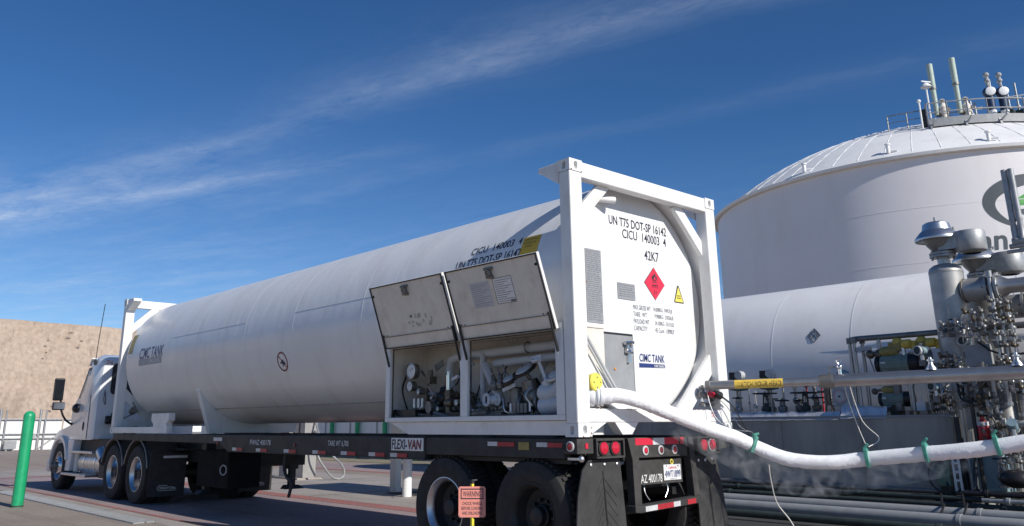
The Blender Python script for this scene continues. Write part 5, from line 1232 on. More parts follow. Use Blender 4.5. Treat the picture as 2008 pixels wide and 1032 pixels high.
def top_works():
    # two diaphragm actuators on tall stems (left), with black boxes and positioners
    for (y, lab) in ((3.93, 'actuated valve with dark box beside the white container post'), (3.27, 'actuated valve with dark box above the yellow strip')):
        x = 9.0; t = thing('actuated_valve', lab, 'valve', (x, y, 1.44), 'actuated valves left on the skid')
        MB().cyl((x, y, 1.44), (x, y, 1.95), .03, 10).build('stem', 'pipe_steel', t); MB().cyl((x, y + .09, 1.44), (x, y + .05, 1.95), .018, 8).build('tube', 'pipe_steel', t)
        MB().lathe((x, y, 1.93), (0, 0, 1), [(0, .06), (.02, .17), (.05, .19), (.07, .19), (.10, .15), (.12, .06), (.13, 0)], 20).build('diaphragm', 'teal_motor', t)
        MB().box((x - .07, y - .02, 2.05), (x + .07, y + .11, 2.13)).build('mount', 'dull_steel', t, smooth=False)
        MB().box((x - .09, y + .02, 2.15), (x + .05, y + .15, 2.29)).build('switch_box', 'dark_plastic', t, smooth=False, bevel=.01)
        MB().cyl((x - .10, y - .06, 2.23), (x + .04, y - .06, 2.23), .08, 14).build('positioner', 'pale_metal', t)
        MB().cyl((x - .06, y - .18, 2.13), (x - .06, y - .10, 2.13), .03, 8).build('fitting', 'aluminium', t); MB().sph((x - .08, y + .1, 2.02), .03, 8, 5).build('fitting', 'aluminium', t)
        MB().cyl((x - .08, y - .2, 2.0), (x - .08, y - .1, 2.2), .012, 6).build('tube', 'aluminium', t); MB().sph((x - .1, y - .16, 2.06), .035, 8, 5).build('fitting', 'aluminium', t)
        MB().tube([(x - .1, y + .14, 2.2), (x - .12, y + .2, 2.1), (x - .1, y + .16, 1.95)], .01, 6).build('tube', 'aluminium', t)
    # thin vertical tubes between
    rl = ['slim upright tube nearest the white container post', 'thinnest upright tube left of the first handwheel', 'bright upright tube just left of the first handwheel', 'upright tube right of the left wide handwheel', 'stout upright tube between the two wide handwheels', 'dull upright tube behind the widest handwheel', 'slim dull upright tube left of the square meter']
    for i, (y, z, r, m) in enumerate(((4.05, 1.98, .018, 'pipe_steel'), (3.85, 1.96, .012, 'pipe_steel'), (3.72, 1.9, .022, 'aluminium'), (3.12, 2.0, .02, 'pipe_steel'), (2.88, 1.98, .028, 'pipe_steel'), (2.5, 2.02, .03, 'dull_steel'), (2.2, 2.0, .018, 'dull_steel'))):
        o = MB().tube([(9.2, y, 1.44), (9.2, y, z)], r, 8); o.sph((9.2, y, z - .25), r * 2.2, 8, 5); o.cyl((9.2, y, z - .02), (9.2, y, z + .02), r * 1.8, 8)
        tag(o.build('riser_tube', m), rl[i], 'tube', 'thin upright tubes on the skid')
    for y in (2.62, 2.33):
        o = MB().cyl((9.15, y, 2.0), (9.15, y - .1, 2.02), .04, 8); o.sph((9.15, y + .02, 2.0), .045, 8, 5); o.cyl((9.15, y, 1.44), (9.15, y, 2.0), .016, 6)
        tag(o.build('red_valve', 'fire_red'), 'red capped small valve behind the arm pipe, %s' % ('left one' if y > 2.5 else 'right one'), 'valve')
    o = MB().box((9.2, 2.72, 1.44), (9.4, 2.86, 1.60)); o.sph((9.3, 2.79, 1.60), .09, 10, 6)
    tag(o.build('green_housing', 'clip_green'), 'small green housing on the skid between handwheels', 'housing')
    # dark pump-like valve and meter
    o = MB(); o.cyl((8.85, 2.08, 1.62), (8.85, 2.08, 1.95), .055, 10); o.cyl((8.85, 2.08, 1.95), (8.85, 2.08, 2.02), .03, 8); o.cyl((8.85, 2.08, 1.66), (8.85, 2.08, 1.69), .09, 12); o.bar((8.85, 2.12, 1.64), (8.85, 2.15, 1.44), .025, .025); o.bar((8.85, 2.02, 1.64), (8.85, 1.98, 1.44), .025, .025); o.cyl((8.85, 2.14, 1.86), (8.85, 2.26, 1.86), .02, 8)
    tag(o.build('control_valve', 'valve_bronze'), 'dark slim control valve left of the square meter', 'valve')
    t = thing('flow_meter', 'pale square meter with round dial on the skid', 'meter', (8.85, 1.83, 1.44))
    MB().box((8.82, 1.68, 1.60), (8.95, 2.0, 1.93)).build('case', 'pale_metal', t, smooth=False, bevel=.02)
    MB().lathe((8.82, 1.85, 1.77), (-1, 0, 0), [(0, .14), (.012, .14), (.014, .12)], 26).build('dial_ring', 'galvanised', t); MB().lathe((8.815, 1.85, 1.77), (-1, 0, 0), [(.006, .125), (.0065, 0)], 24).build('dial', 'pale_metal', t)
    MB().torus((8.807, 1.85, 1.77), (1, 0, 0), .10, .004, 26, 4).build('dial_mark', 'red_mark', t); MB().cyl((8.81, 1.85, 1.77), (8.795, 1.85, 1.77), .018, 10).build('spindle', 'ink', t)
    MB().cyl((8.88, 1.84, 1.44), (8.88, 1.84, 1.6), .05, 10).build('stand', 'pale_metal', t)
    MB().lathe((8.95, 1.80, 2.08), (-1, 0, 0), [(0, .15), (.02, .15), (.06, .10), (.065, 0)], 22).build('rear_cover', 'blue_grey', t)
    # pipe rack: portal of steel pipe with risers
    t = thing('pipe_rack', 'steel pipe portal with triple upright beside the yellow actuators', 'pipe rack', (8.9, 1.57, 1.44))
    MB().tube(smooth_path([(8.9, 1.60, 2.70), (8.9, 1.5, 2.735), (8.9, .9, 2.735), (8.9, -.2, 2.74)], 4), .048, 12).build('cross_pipe', 'dull_steel', t)
    for y0, x in ((1.60, 8.9), (1.50, 8.85), (1.42, 9.0)):
        MB().cyl((x, y0, 1.5), (x, y0, 2.72), .032, 10).build('upright', 'pipe_steel', t); MB().cyl((x, y0, 2.66), (x, y0, 2.76), .05, 10).build('collar', 'dull_steel', t); MB().cyl((x, y0, 1.46), (x, y0, 1.56), .06, 10).build('base_collar', 'foil', t)
    MB().box((8.8, 1.22, 2.52), (8.9, 1.46, 2.58)).build('bracket', 'galvanised', t, smooth=False)
    MB().cyl((8.9, 1.20, 2.05), (8.9, 1.28, 2.38), .01, 6).build('rod', 'dull_steel', t)
    MB().cyl((8.9, 1.09, 2.02), (8.9, 1.09, 2.70), .035, 10).build('dropper', 'pipe_steel', t)
    MB().sph((8.87, 1.10, 2.44), .075, 10, 7, (1, 1, 1.2)).build('dropper_valve', 'valve_bronze', t)
    # two teal motors with yellow gear heads
    def motor(x, y, z, s, lab):
        t = thing('motor_actuator', lab, 'motor', (x, y, z), 'teal motors with yellow heads')
        MB().lathe((x, y + .22 * s, z), (0, -1, 0), [(0, 0), (0, .08 * s), (.03 * s, .14 * s), (.07 * s, .155 * s), (.44 * s, .155 * s), (.46 * s, .165 * s), (.50 * s, .165 * s), (.50 * s, 0)], 24).build('motor', 'teal_motor', t)
        f = MB()
        for k in range(16): a = PI * k / 16 * 2; f.bar((x + .158 * s * math.cos(a), y + .13 * s, z + .158 * s * math.sin(a)), (x + .158 * s * math.cos(a), y - .18 * s, z + .158 * s * math.sin(a)), .008, .012)
        f.build('cooling_fin', 'teal_motor', t, smooth=False)
        MB().lathe((x, y - .28 * s, z), (0, -1, 0), [(0, .17 * s), (.14 * s, .165 * s), (.18 * s, .12 * s), (.2 * s, 0)], 22).build('end_bell', 'dark_plastic', t)
        MB().lathe((x, y + .23 * s, z), (0, 1, 0), [(-.02, .14 * s), (.04 * s, .15 * s), (.06 * s, .1 * s), (.06 * s, 0)], 20).build('fan_cover', 'dark_plastic', t)
        MB().lathe((x - .02, y + .20 * s, z + .21 * s), (0, -1, 0), [(0, 0), (0, .05 * s), (.06 * s, .085 * s), (.25 * s, .085 * s), (.30 * s, .06 * s), (.30 * s, 0)], 16).build('gear_head', 'ochre_paint', t)
        MB().cyl((x, y + .2 * s, z + .21 * s), (x, y + .36 * s, z + .19 * s), .03 * s, 8).build('drive_shaft', 'valve_bronze', t)
        MB().sph((x, y + .38 * s, z + .18 * s), .075 * s, 10, 6).build('valve_head', 'valve_bronze', t)
        MB().bar((x, y, z - .3 * s if False else 1.44), (x, y, z - .15 * s), .1, .1).build('pedestal', 'dull_steel', t, smooth=False)
        MB().bar((x - .165 * s, y + .16 * s, z + .02), (x - .165 * s, y + .08 * s, z + .02), .004, .03).build('rating_plate', 'tape_white', t, smooth=False)
    motor(8.85, .86, 2.27, 1.0, 'larger teal motor with ochre head, above the thick pipe'); motor(8.9, .98, 1.70, .75, 'smaller teal motor with ochre head, below the thick pipe')
    def yellow_head(x, y, z, lab):
        t = thing('yellow_actuator', lab, 'actuator', (x, y, z - .4), 'yellow actuators above the motors')
        MB().box((x - .08, y - .02, z - .12), (x + .08, y + .2, z + .02)).build('body', 'ochre_paint', t, smooth=False, bevel=.02)
        MB().lathe((x, y + .06, z), (0, 0, 1), [(0, .09), (.05, .085), (.09, .05), (.10, 0)], 16).build('dome', 'yellow_paint', t)
        MB().lathe((x - .03, y - .05, z - .02), (-.3, -1, 0), [(0, .08), (.12, .075), (.14, .055), (.14, 0)], 16).build('cover', 'yellow_paint', t)
        MB().cyl((x - .05, y - .06, z - .55), (x - .05, y - .04, z - .04), .03, 8).build('stem', 'aluminium', t)
        MB().box((x - .06, y - .24, z - .12), (x + .04, y - .16, z + .03)).build('switch_box', 'yellow_paint', t, smooth=False, bevel=.01)
    yellow_head(8.85, .70, 2.60, 'left yellow actuator with domed cap above the teal motor'); yellow_head(8.9, .33, 2.60, 'right yellow actuator with domed cap near the steel vessel')
    # valves cluster between motor and vessel
    o = MB(); o.cyl((8.85, .50, 2.1), (8.85, .50, 2.45), .10, 12); o.cyl((8.78, .45, 2.36), (8.9, .28, 2.36), .12, 14); o.box((8.8, .1, 2.05), (8.95, .5, 2.14)); o.cyl((8.85, .32, 2.0), (8.85, .32, 2.3), .05, 10); o.cyl((8.85, .18, 2.0), (8.85, .18, 2.25), .05, 10)
    tag(o.build('valve_block', 'dull_steel'), 'grey steel valve block right of the larger teal motor', 'valve')
    for y, lab in ((.62, 'left steel post with flange below the thick pipe'), (.34, 'right steel post with flange below the thick pipe')):
        o = MB().cyl((8.8, y, 1.45), (8.8, y, 2.0), .045, 12); o.cyl((8.8, y, 1.45), (8.8, y, 1.50), .075, 12); o.cyl((8.8, y, 1.90), (8.8, y, 1.93), .06, 12)
        tag(o.build('steel_post', 'pipe_steel'), lab, 'post')
    o = MB().box((8.75, .42, 1.50), (8.9, .56, 1.64)); o.cyl((8.8, .49, 1.64), (8.8, .49, 1.72), .015, 6)
    tag(o.build('white_box', 'panel_white', smooth=False), 'little white box between the two steel posts', 'box')
    def transmitter(x, y, z, lab, ax=(-1, .35, 0)):
        ax = V3(ax).normalized(); t = thing('transmitter', lab, 'transmitter', (x, y, z), 'blue grey round transmitters'); c = V3((x, y, z))
        MB().lathe(c - ax * .08, ax, [(0, 0), (0, .065), (.16, .065), (.165, .075)], 20).build('housing', 'blue_grey', t)
        MB().lathe(c + ax * .07, ax, [(0, .078), (.035, .078), (.04, .062), (.036, .058)], 22).build('cover_ring', 'pale_metal', t)
        MB().lathe(c + ax * .10, ax, [(0, .058), (.001, 0)], 18).build('glass', 'dark_green', t)
        MB().cyl(c - V3((0, 0, .22)), c - V3((0, 0, .05)), .03, 8).build('neck', 'aluminium', t); MB().box((x - .04, y - .05, z - .24), (x + .06, y + .05, z - .15)).build('manifold', 'dull_steel', t, smooth=False)
        MB().cyl(c + V3((0, 0, .05)), c + V3((0, 0, .12)), .018, 8).build('plug', 'pale_metal', t)
    transmitter(8.6, .30, 2.44, 'blue grey transmitter left of the tall steel vessel'); transmitter(8.45, -.42, 2.52, 'blue grey transmitter in front of the tall steel vessel', (-1, .1, .1)); transmitter(8.5, .13, 1.87, 'blue grey transmitter under the thick pipe, left one'); transmitter(8.4, -.40, 1.93, 'blue grey transmitter under the thick pipe, right one')
    transmitter(8.1, -.98, 1.28, 'blue grey transmitter at the right above the hose', (1, .2, -.6))
top_works()

def vessels():
    # two tall knock-out vessels topped by vent valves with weather hoods
    def vessel(x, y, ztop, lab, m='stainless'):
        t = thing('vent_vessel', lab, 'vessel', (x, y, .02), 'tall steel vent vessels')
        MB().lathe((x, y, 0.02), (0, 0, 1), [(0, .26), (.02, .26), (.02, .252), (ztop - .16, .252), (ztop - .155, .256), (ztop - .14, .252), (ztop - .09, .235), (ztop - .04, .17), (ztop - .02, .10), (ztop - .02, 0)], 36).build('shell', m, t)
        MB().torus((x, y, ztop - .155), (0, 0, 1), .252, .005, 36, 5).build('weld_bead', 'galvanised', t)
        z = ztop - .02
        MB().cyl((x, y, z), (x, y, z + .16), .095, 16).build('neck', 'pipe_steel', t)
        f = MB().cyl((x, y, z + .13), (x, y, z + .165), .20, 20); f.cyl((x, y, z + .175), (x, y, z + .21), .20, 20)
        fl = f.build('flange', 'galvanised', t)
        b = MB()
        for k in range(8): a = 2 * PI * k / 8; b.cyl((x + .17 * math.cos(a), y + .17 * math.sin(a), z + .10), (x + .17 * math.cos(a), y + .17 * math.sin(a), z + .235), .018, 6)
        b.build('flange_bolt', 'dull_steel', fl)
        # valve body: wide cone under hood, side drum
        z += .21
        MB().lathe((x, y, z), (0, 0, 1), [(0, .14), (.05, .16), (.14, .23), (.28, .26), (.28, 0)], 24).build('valve_body', 'dull_steel', t)
        dy = -.40
        MB().box((x - .17, y + dy, z + .02), (x + .17, y, z + .27)).build('valve_bridge', 'galvanised', t, smooth=False)
        MB().lathe((x, y + dy - .04, z - .04), (0, 0, 1), [(0, 0), (0, .215), (.02, .23), (.30, .23), (.325, .215), (.33, 0)], 32).build('side_drum', 'galvanised', t)
        MB().lathe((x, y + dy - .04, z - .075), (0, 0, 1), [(0, .13), (.036, .19)], 24).build('outlet_ring', 'dull_steel', t)
        for q in ((0, .02), (.12, -.2)): MB().cyl((x + q[0], y + dy + .16 + q[1], z + .28), (x + q[0], y + dy + .16 + q[1], z + .28 + (.12 if q[1] > 0 else .04)), .022, 8).build('stud', 'galvanised', t)
        zc = z + .24
        MB().lathe((x, y + .04, zc), (0, 0, 1), [(-.03, .345), (0, .35), (.02, .34), (.09, .285), (.13, .245), (.14, .225), (.25, .20), (.275, .16), (.28, 0)], 36).build('weather_hood', 'aluminium', t)
        MB().cyl((x, y + .04, zc + .28), (x, y + .04, zc + .37), .022, 8).build('lifting_stud', 'galvanised', t)
        return t
    A = vessel(8.9, -.14, 3.83, 'nearer tall stainless vessel with mushroom vent hood at top'); B = vessel(9.6, -.43, 3.52, 'farther tall stainless vessel with mushroom vent hood, partly hidden', 'dull_steel')
    def header(x, y0, z, r, lab):
        t = thing('vapour_header', lab, 'pipe', (x, y0, z))
        MB().cyl((x, y0, z), (x, y0 - .36, z), r, 26).build('nozzle', 'stainless', t); MB().torus((x, y0 - .03, z), (0, 1, 0), r, .012, 28, 5).build('weld_bead', 'valve_bronze', t)
        MB().cyl((x, y0 - .35, z), (x, y0 - .39, z), r * 1.25, 26).build('flange', 'galvanised', t); MB().cyl((x, y0 - .41, z), (x, y0 - .47, z), r * 1.1, 24).build('valve_wafer', 'pipe_steel', t); MB().cyl((x, y0 - .49, z), (x, y0 - .53, z), r * 1.25, 26).build('flange', 'galvanised', t)
        b = MB()
        for k in range(8): a = 2 * PI * k / 8; b.cyl((x + r * 1.15 * math.cos(a), y0 - .32, z + r * 1.15 * math.sin(a)), (x + r * 1.15 * math.cos(a), y0 - .56, z + r * 1.15 * math.sin(a)), .014, 6)
        b.build('flange_bolt', 'dull_steel', t)
        MB().lathe((x, y0 - .53, z), (0, -1, 0), [(0, r), (.12, r * .62), (2.6, r * .62)], 24).build('outlet_pipe', 'pipe_steel', t)
    header(8.9, -.37, 3.36, .185, 'wide steel outlet pipe leaving the nearer vessel with bolted flanges'); header(9.6, -.65, 3.12, .19, 'wide steel outlet pipe leaving the farther vessel')
    # vertical gas pipes right of header
    o = MB().tube([(8.7, -.82, 1.6), (8.7, -.82, 3.55)], .03, 10); o.cyl((8.7, -.82, 3.5), (8.7, -.82, 3.6), .05, 10)
    tag(o.build('riser_pipe', 'pipe_steel'), 'thin upright steel pipe in front of the flanged outlet', 'pipe')
    t = thing('twin_vent_stack', 'pair of grey green vent stacks rising in front of the tank logo', 'vent stack', (9.0, -1.2, 4.0))
    for y in (-1.20, -1.295):
        MB().cyl((9.0, y, 4.42), (9.0, y, 5.22), .046, 14).build('stack_tube', 'sage_green', t).data.materials[0] = MAT['galvanised']
        MB().lathe((9.0, y, 4.05), (0, 0, 1), [(0, .04), (.03, .06), (.06, .045), (.20, .047), (.30, .04), (.33, .05), (.37, .05), (.38, .04)], 14).build('stack_valve', 'galvanised', t)
    MB().cyl((9.0, -1.15, 4.05), (9.0, -1.35, 4.05), .06, 12).build('tee', 'galvanised', t)
    MB().cyl((9.0, -1.1, 3.98), (9.0, -3.4, 3.98), .04, 10).build('manifold_pipe', 'galvanised', t); MB().cyl((9.0, -1.05, 3.90), (9.0, -3.4, 3.90), .03, 10).build('lower_pipe', 'galvanised', t)
    MB().cyl((9.0, -2.6, .02), (9.0, -2.6, 3.98), .06, 12).build('support', 'galvanised', t)
vessels()

def clutter():
    # panel, instrument trees and tubing at the right edge, by the vessels
    t = thing('junction_panel', 'flat grey junction panel with a cable, right of the vessel', 'panel', (8.5, -.45, 2.1))
    MB().box((8.36, -.78, 2.14), (8.44, -.42, 2.46)).build('door', 'grey_paint', t, smooth=False, bevel=.006)
    MB().tube(smooth_path([(8.36, -.62, 2.5), (8.3, -.72, 2.42), (8.3, -.82, 2.34), (8.35, -1.0, 2.28), (8.4, -1.3, 2.30)], 5), .016, 6).build('cable', 'dark_plastic', t)
    MB().cyl((8.42, -.6, .02), (8.42, -.6, 2.14), .03, 8).build('stand', 'dull_steel', t)
    def tree(name, x, y, z0, z1, seed, lab):
        rnd = random.Random(seed); t = thing(name, lab, 'valves', (x, y, z0), 'small valve trees at the right')
        for k in range(3):
            yy = y + (k - 1) * .11; b = MB(); b.cyl((x, yy, z0), (x, yy, z1 - rnd.random() * .12), .016, 8); b.build('tube', 'pipe_steel', t)
            for j in range(4):
                zz = z0 + (z1 - z0) * (.15 + .24 * j) + rnd.uniform(-.03, .03)
                v = MB(); v.sph((x - .02, yy + rnd.uniform(-.02, .02), zz), .034, 8, 5); v.cyl((x - .02, yy, zz), (x - .11, yy + rnd.uniform(-.03, .03), zz + .03), .014, 6); v.cyl((x - .10, yy, zz + .005), (x - .12, yy, zz + .06), .024, 8); v.cyl((x, yy - .05, zz), (x, yy + .05, zz), .022, 8)
                v.build('small_valve', rnd.choice(['aluminium', 'galvanised', 'dull_steel', 'dull_steel', 'valve_bronze']), t)
        MB().cyl((x + .03, y - .2, (z0 + z1) / 2), (x + .03, y + .2, (z0 + z1) / 2), .02, 8).build('tie_bar', 'pipe_steel', t)
    tree('valve_tree', 8.3, -.66, 2.50, 3.0, 1, 'bright small valve tree above the junction panel'); tree('valve_tree', 8.3, -1.02, 2.1, 2.85, 2, 'bright small valve tree right of the junction panel'); tree('valve_tree', 8.2, -1.05, 1.72, 2.2, 5, 'small valve tree at the right edge above the thick pipe')
    tree('valve_tree', 8.2, -.70, 1.38, 1.72, 8, 'small valve tree over the red extinguisher'); tree('valve_tree', 8.05, -.90, .55, 1.1, 11, 'small valve tree under the hose at the right')
    extra = ((8.35, -.40, 1.50, 1.86, 21, 'small valve tree between the black post and the extinguisher'), (8.45, -.98, 2.62, 3.15, 22, 'valve tree at the right edge below the flanged outlet'), (8.5, -.15, 2.02, 2.36, 23, 'small valve tree in front of the nearer vessel above the pipe'), (8.3, -.30, 2.60, 2.84, 24, 'little valve tree in front of the nearer vessel, high up'), (8.15, -.72, .95, 1.30, 25, 'small valve tree just behind the hose at the right'), (8.6, .10, 1.46, 1.84, 26, 'small valve tree on the right end of the skid deck'), (8.35, -.72, 1.76, 2.12, 27, 'small valve tree below the junction panel'))
    for x, y, z0, z1, sd, lab in extra: tree('valve_tree', x, y, z0, z1, sd, lab)
    rnd = random.Random(31); tb = thing('tubing_bundle', 'tangle of thin bent tubes among the valve trees right of the tall vessel', 'tubing', (8.5, -.5, 1.5))
    for k in range(18):
        y = rnd.uniform(-1.15, .05); z = rnd.uniform(1.5, 2.9); x = rnd.uniform(8.3, 8.8); dy = rnd.uniform(-.3, .3); dz = rnd.uniform(-.5, .5)
        mm = rnd.choice(['aluminium', 'pipe_steel', 'dark_plastic', 'dull_steel', 'galvanised'])
        o = MB().tube(smooth_path([(x, y, z), (x - .05, y + dy * .3, z + dz * .1), (x - .05, y + dy * .5, z + dz * .6), (x + .1, y + dy, z + dz)], 5), rnd.uniform(.008, .02), 6)
        o.build('tube', mm, tb)
    # vertical insulated column behind and horizontal headers
    for (x, y, r, z0, z1, m, lab) in ((9.4, -1.35, .36, .02, 2.55, 'blue_grey', 'broad grey blue vessel at the far right behind the valves'), (9.0, -.62, .20, .02, 2.2, 'dull_steel', 'short dull steel drum beside the nearer vessel')):
        o = MB().lathe((x, y, z0), (0, 0, 1), [(0, r), (z1 - .1, r), (z1, r * .7), (z1 + .03, 0)], 28); o.torus((x, y, z1 - .1), (0, 0, 1), r, .01, 28, 5)
        o = o.build('drum', m); o.data.materials[0] = MAT['skid_plate'] if m == 'blue_grey' else MAT[m]; tag(o, lab, 'vessel')
    for (z, r, x, y0, y1, m, lab) in ((2.72, .05, 8.6, -.5, -3, 'dull_steel', 'upper dull steel header pipe at the right edge'), (1.30, .05, 8.5, -.45, -3, 'pale_metal', 'pale header pipe at the right above the hose'), (.36, .035, 7.6, -.35, -3.2, 'dark_plastic', 'black cable bundle running low at the right'), (.30, .03, 7.3, -.7, -3.2, 'galvanised', 'grey conduit running low at the right')):
        o = MB().tube([(x, y0, z), (x, y1, z)], r, 10); o.cyl((x, y0 - .3, z), (x, y0 - .34, z), r * 1.7, 12); tag(o.build('header_pipe', m), lab, 'pipe')
    rl = ['thick black upright post closing the right end of the skid wall', 'slim steel tube beside the black post at the skid end', 'slim steel tube second right of the skid end', 'tall dark upright tube before the blue grey cabinet', 'short galvanised tube beside the white ladder bracket', 'stout steel tube hanging at the right below the thick pipe', 'steel tube left of the round gauge below the thick pipe', 'short thick tube at the far right under the gauge', 'tall dull pipe behind the fire extinguisher', 'dull pipe right of the fire extinguisher']
    for k, (y, x, z0, z1, r, m) in enumerate(((-.17, 8.3, .05, 1.40, .05, 'black_steel'), (-.26, 8.25, .30, 1.5, .022, 'pipe_steel'), (-.36, 8.2, .12, 1.2, .02, 'pipe_steel'), (-.46, 8.15, .05, 1.9, .03, 'dark_plastic'), (-.30, 8.15, .02, 1.0, .018, 'galvanised'), (-.95, 8.2, 1.55, 1.9, .035, 'pipe_steel'), (-.78, 8.2, 1.6, 1.95, .03, 'pipe_steel'), (-1.1, 8.3, 1.4, 1.62, .05, 'pipe_steel'), (-.6, 8.4, .4, 2.2, .05, 'dull_steel'), (-.86, 8.35, .05, 1.25, .04, 'dull_steel'))):
        o = MB().tube([(x, y, z0), (x - .02, y - .02, z1)], r, 8); o.cyl((x, y, z0), (x, y, z0 + .05), r * 1.7, 8)
        tag(o.build('riser_tube', m), rl[k], 'tube', 'upright tubes right of the skid')
    for i, pts in enumerate(([(8.2, -.30, 1.9), (8.1, -.36, 1.66), (8.1, -.55, 1.62), (8.15, -.62, 1.72)], [(8.1, -.05, .72), (8.0, -.02, .45), (7.9, -.18, .33), (7.9, -.40, .36), (8.0, -.45, .7)], [(8.1, -.42, .85), (8.0, -.40, .5), (7.9, -.52, .34), (7.8, -.8, .36), (7.8, -1.2, .40)], [(7.6, -.35, .36), (7.2, -.5, .2), (6.6, -.75, .30), (6.2, -.80, .12)], [(7.5, -.1, .34), (7.1, -.25, .2), (6.5, -.5, .28), (5.9, -.62, .10)])):
        tag(MB().tube(smooth_path(pts, 6), .016, 6).build('cable', 'dark_plastic'), 'black cable looping %s' % ('below the right transmitter', 'round the pale green box', 'across the floor at the right', 'over the ground pipes at the right', 'over the ground pipes below the green box')[i], 'cable')
    t = thing('green_box', 'pale green box with white ladder bracket under the hose', 'box', (8.1, .03, .3))
    MB().box((8.0, -.06, .40), (8.25, .13, .78)).build('case', 'sage_green', t, smooth=False, bevel=.03); MB().box((7.99, -.02, .72), (8.0, .10, .78)).build('name_plate', 'deep_blue', t, smooth=False)
    MB().torus((8.1, .02, .55), (1, 0, 0), .25, .012, 26, 5).build('hoop', 'dark_plastic', t)
    for y in (-.12, -.20): MB().bar((8.05, y, .35), (8.05, y, .85), .02, .03).build('ladder_rail', 'panel_white', t, smooth=False)
    for z in (.5, .62, .74): MB().bar((8.05, -.12, z), (8.05, -.20, z), .03, .03).build('ladder_rung', 'panel_white', t, smooth=False)
    MB().box((8.05, -.05, .02), (8.2, .1, .40)).build('stand', 'black_steel', t, smooth=False)
    t = thing('fire_extinguisher', 'red fire extinguisher hanging above the right end of the hose', 'fire extinguisher', (8.15, -.57, 1.0))
    MB().lathe((8.15, -.58, 1.02), (0, 0, 1), [(0, 0), (0, .07), (.02, .08), (.26, .08), (.32, .05), (.34, .03), (.38, .03)], 20).build('cylinder', 'fire_red', t)
    MB().lathe((8.15, -.58, 1.27), (0, 0, 1), [(0, .082), (.06, .082)], 20).build('label_band', 'tape_white', t)
    MB().box((8.1, -.62, 1.40), (8.2, -.53, 1.46)).build('valve_head', 'dark_plastic', t, smooth=False); MB().tube(smooth_path([(8.12, -.63, 1.42), (8.1, -.72, 1.40), (8.1, -.76, 1.30), (8.1, -.74, 1.12)], 5), .014, 8).build('nozzle_hose', 'dark_plastic', t)
    MB().bar((8.24, -.58, .02), (8.24, -.58, 1.5), .05, .02).build('bracket', 'dull_steel', t, smooth=False)
    handwheel_valve('handwheel_valve', 8.1, -.76, .42, .82, .10, 'pipe_steel', 'bright handwheel valve on the floor under the right end of the hose')
    o = MB(); o.sph((7.9, -.97, .56), .16, 14, 8, (1, 1.3, .8)); tag(o.build('black_bag', 'dark_plastic'), 'black lumpy bag on the right edge near the floor', 'bag')
    o = MB().box((8.2, -.75, .35), (8.55, -.30, 1.02)); tag(o.build('blue_grey_cabinet', 'blue_grey', smooth=False, bevel=.01), 'dull blue grey cabinet behind the hose right of the green box', 'cabinet')
    t = thing('round_gauge', 'round dark faced gauge at the right edge below the thick pipe', 'gauge', (8.6, -1.0, 1.8)); MB().lathe((8.6, -1.0, 1.86), (-1, 0, 0), [(-.05, 0), (-.05, .16), (.03, .16), (.035, .14), (.03, 0)], 26).build('case', 'dull_steel', t); MB().cyl((8.56, -1.0, 1.75), (8.54, -1.0, 1.75), .03, 8).build('port', 'ink', t); MB().cyl((8.6, -1.0, .02), (8.6, -1.0, 1.72), .04, 8).build('stem', 'dull_steel', t)
clutter()

# ------------------------------------------------------------------ horizontal vessel behind the skid
def long_vessel():
    t = thing('horizontal_vessel', 'long white horizontal storage vessel lying behind the skid', 'vessel', (12, 3, 0))
    x, z, r = 12.0, 2.42, 1.80
    MB().lathe((x, 14, z), (0, -1, 0), [(-.7, 0), (-.6, r * .4), (-.4, r * .75), (-.2, r * .93), (0, r), (19, r), (19.2, r * .93), (19.4, r * .75), (19.6, r * .4), (19.7, 0)], 320).build('shell', 'vessel_white', t)
    for y in (3.89, 2.22, 6.6, -.6): MB().lathe((x, y, z), (0, -1, 0), [(0, r), (.006, r + .002), (.03, r + .002), (.036, r)], 240).build('weld_ring', 'vessel_white', t)
    for y in (9.5, -2.5): MB().prism([(x - 1.3, y, .02), (x + 1.3, y, .02), (x + 1.5, y, 1.8), (x - 1.5, y, 1.8)], (0, .4, 0)).build('saddle', 'concrete', t, smooth=False)
    # hazard diamond plate on the flank
    P = V3((10.33, 2.943, 2.99)); nrm = V3((10.33 - x, 0, 2.99 - z)).normalized(); up = V3((0, 1, 0)).cross(nrm).normalized(); up = up if up.z > 0 else -up; rt = V3((0, -1, 0))
    c = V3((x, 2.943, z)) + nrm * (r + .004)
    Q = lambda a, b, l=0.: c + rt * a + up * b + nrm * l
    d = MB().add([Q(0, -.155), Q(.135, 0), Q(0, .155), Q(-.135, 0)], [(0, 1, 2, 3)]).build('hazard_diamond', 'pale_metal', t, smooth=False, fix=False)
    l = MB()
    for a, b in (((0, -.155), (.135, 0)), ((.135, 0), (0, .155)), ((0, .155), (-.135, 0)), ((-.135, 0), (0, -.155)), ((-.067, .078), (.067, -.078)), ((.067, .078), (-.067, -.078))): l.bar(Q(*a, .003), Q(*b, .003), .009, .003, nrm)
    l.build('diamond_line', 'ink', d, smooth=False)
    for s, a, b, m in (('4', -.03, .045, 'red_mark'), ('1', -.092, -.035, 'navy'), ('0', .045, -.035, 'ink')): text(s, 'numeral', 'ink', d, Q(a, b, .003), rt, up, .05 if s != '1' else .025, .07, .02)
long_vessel()

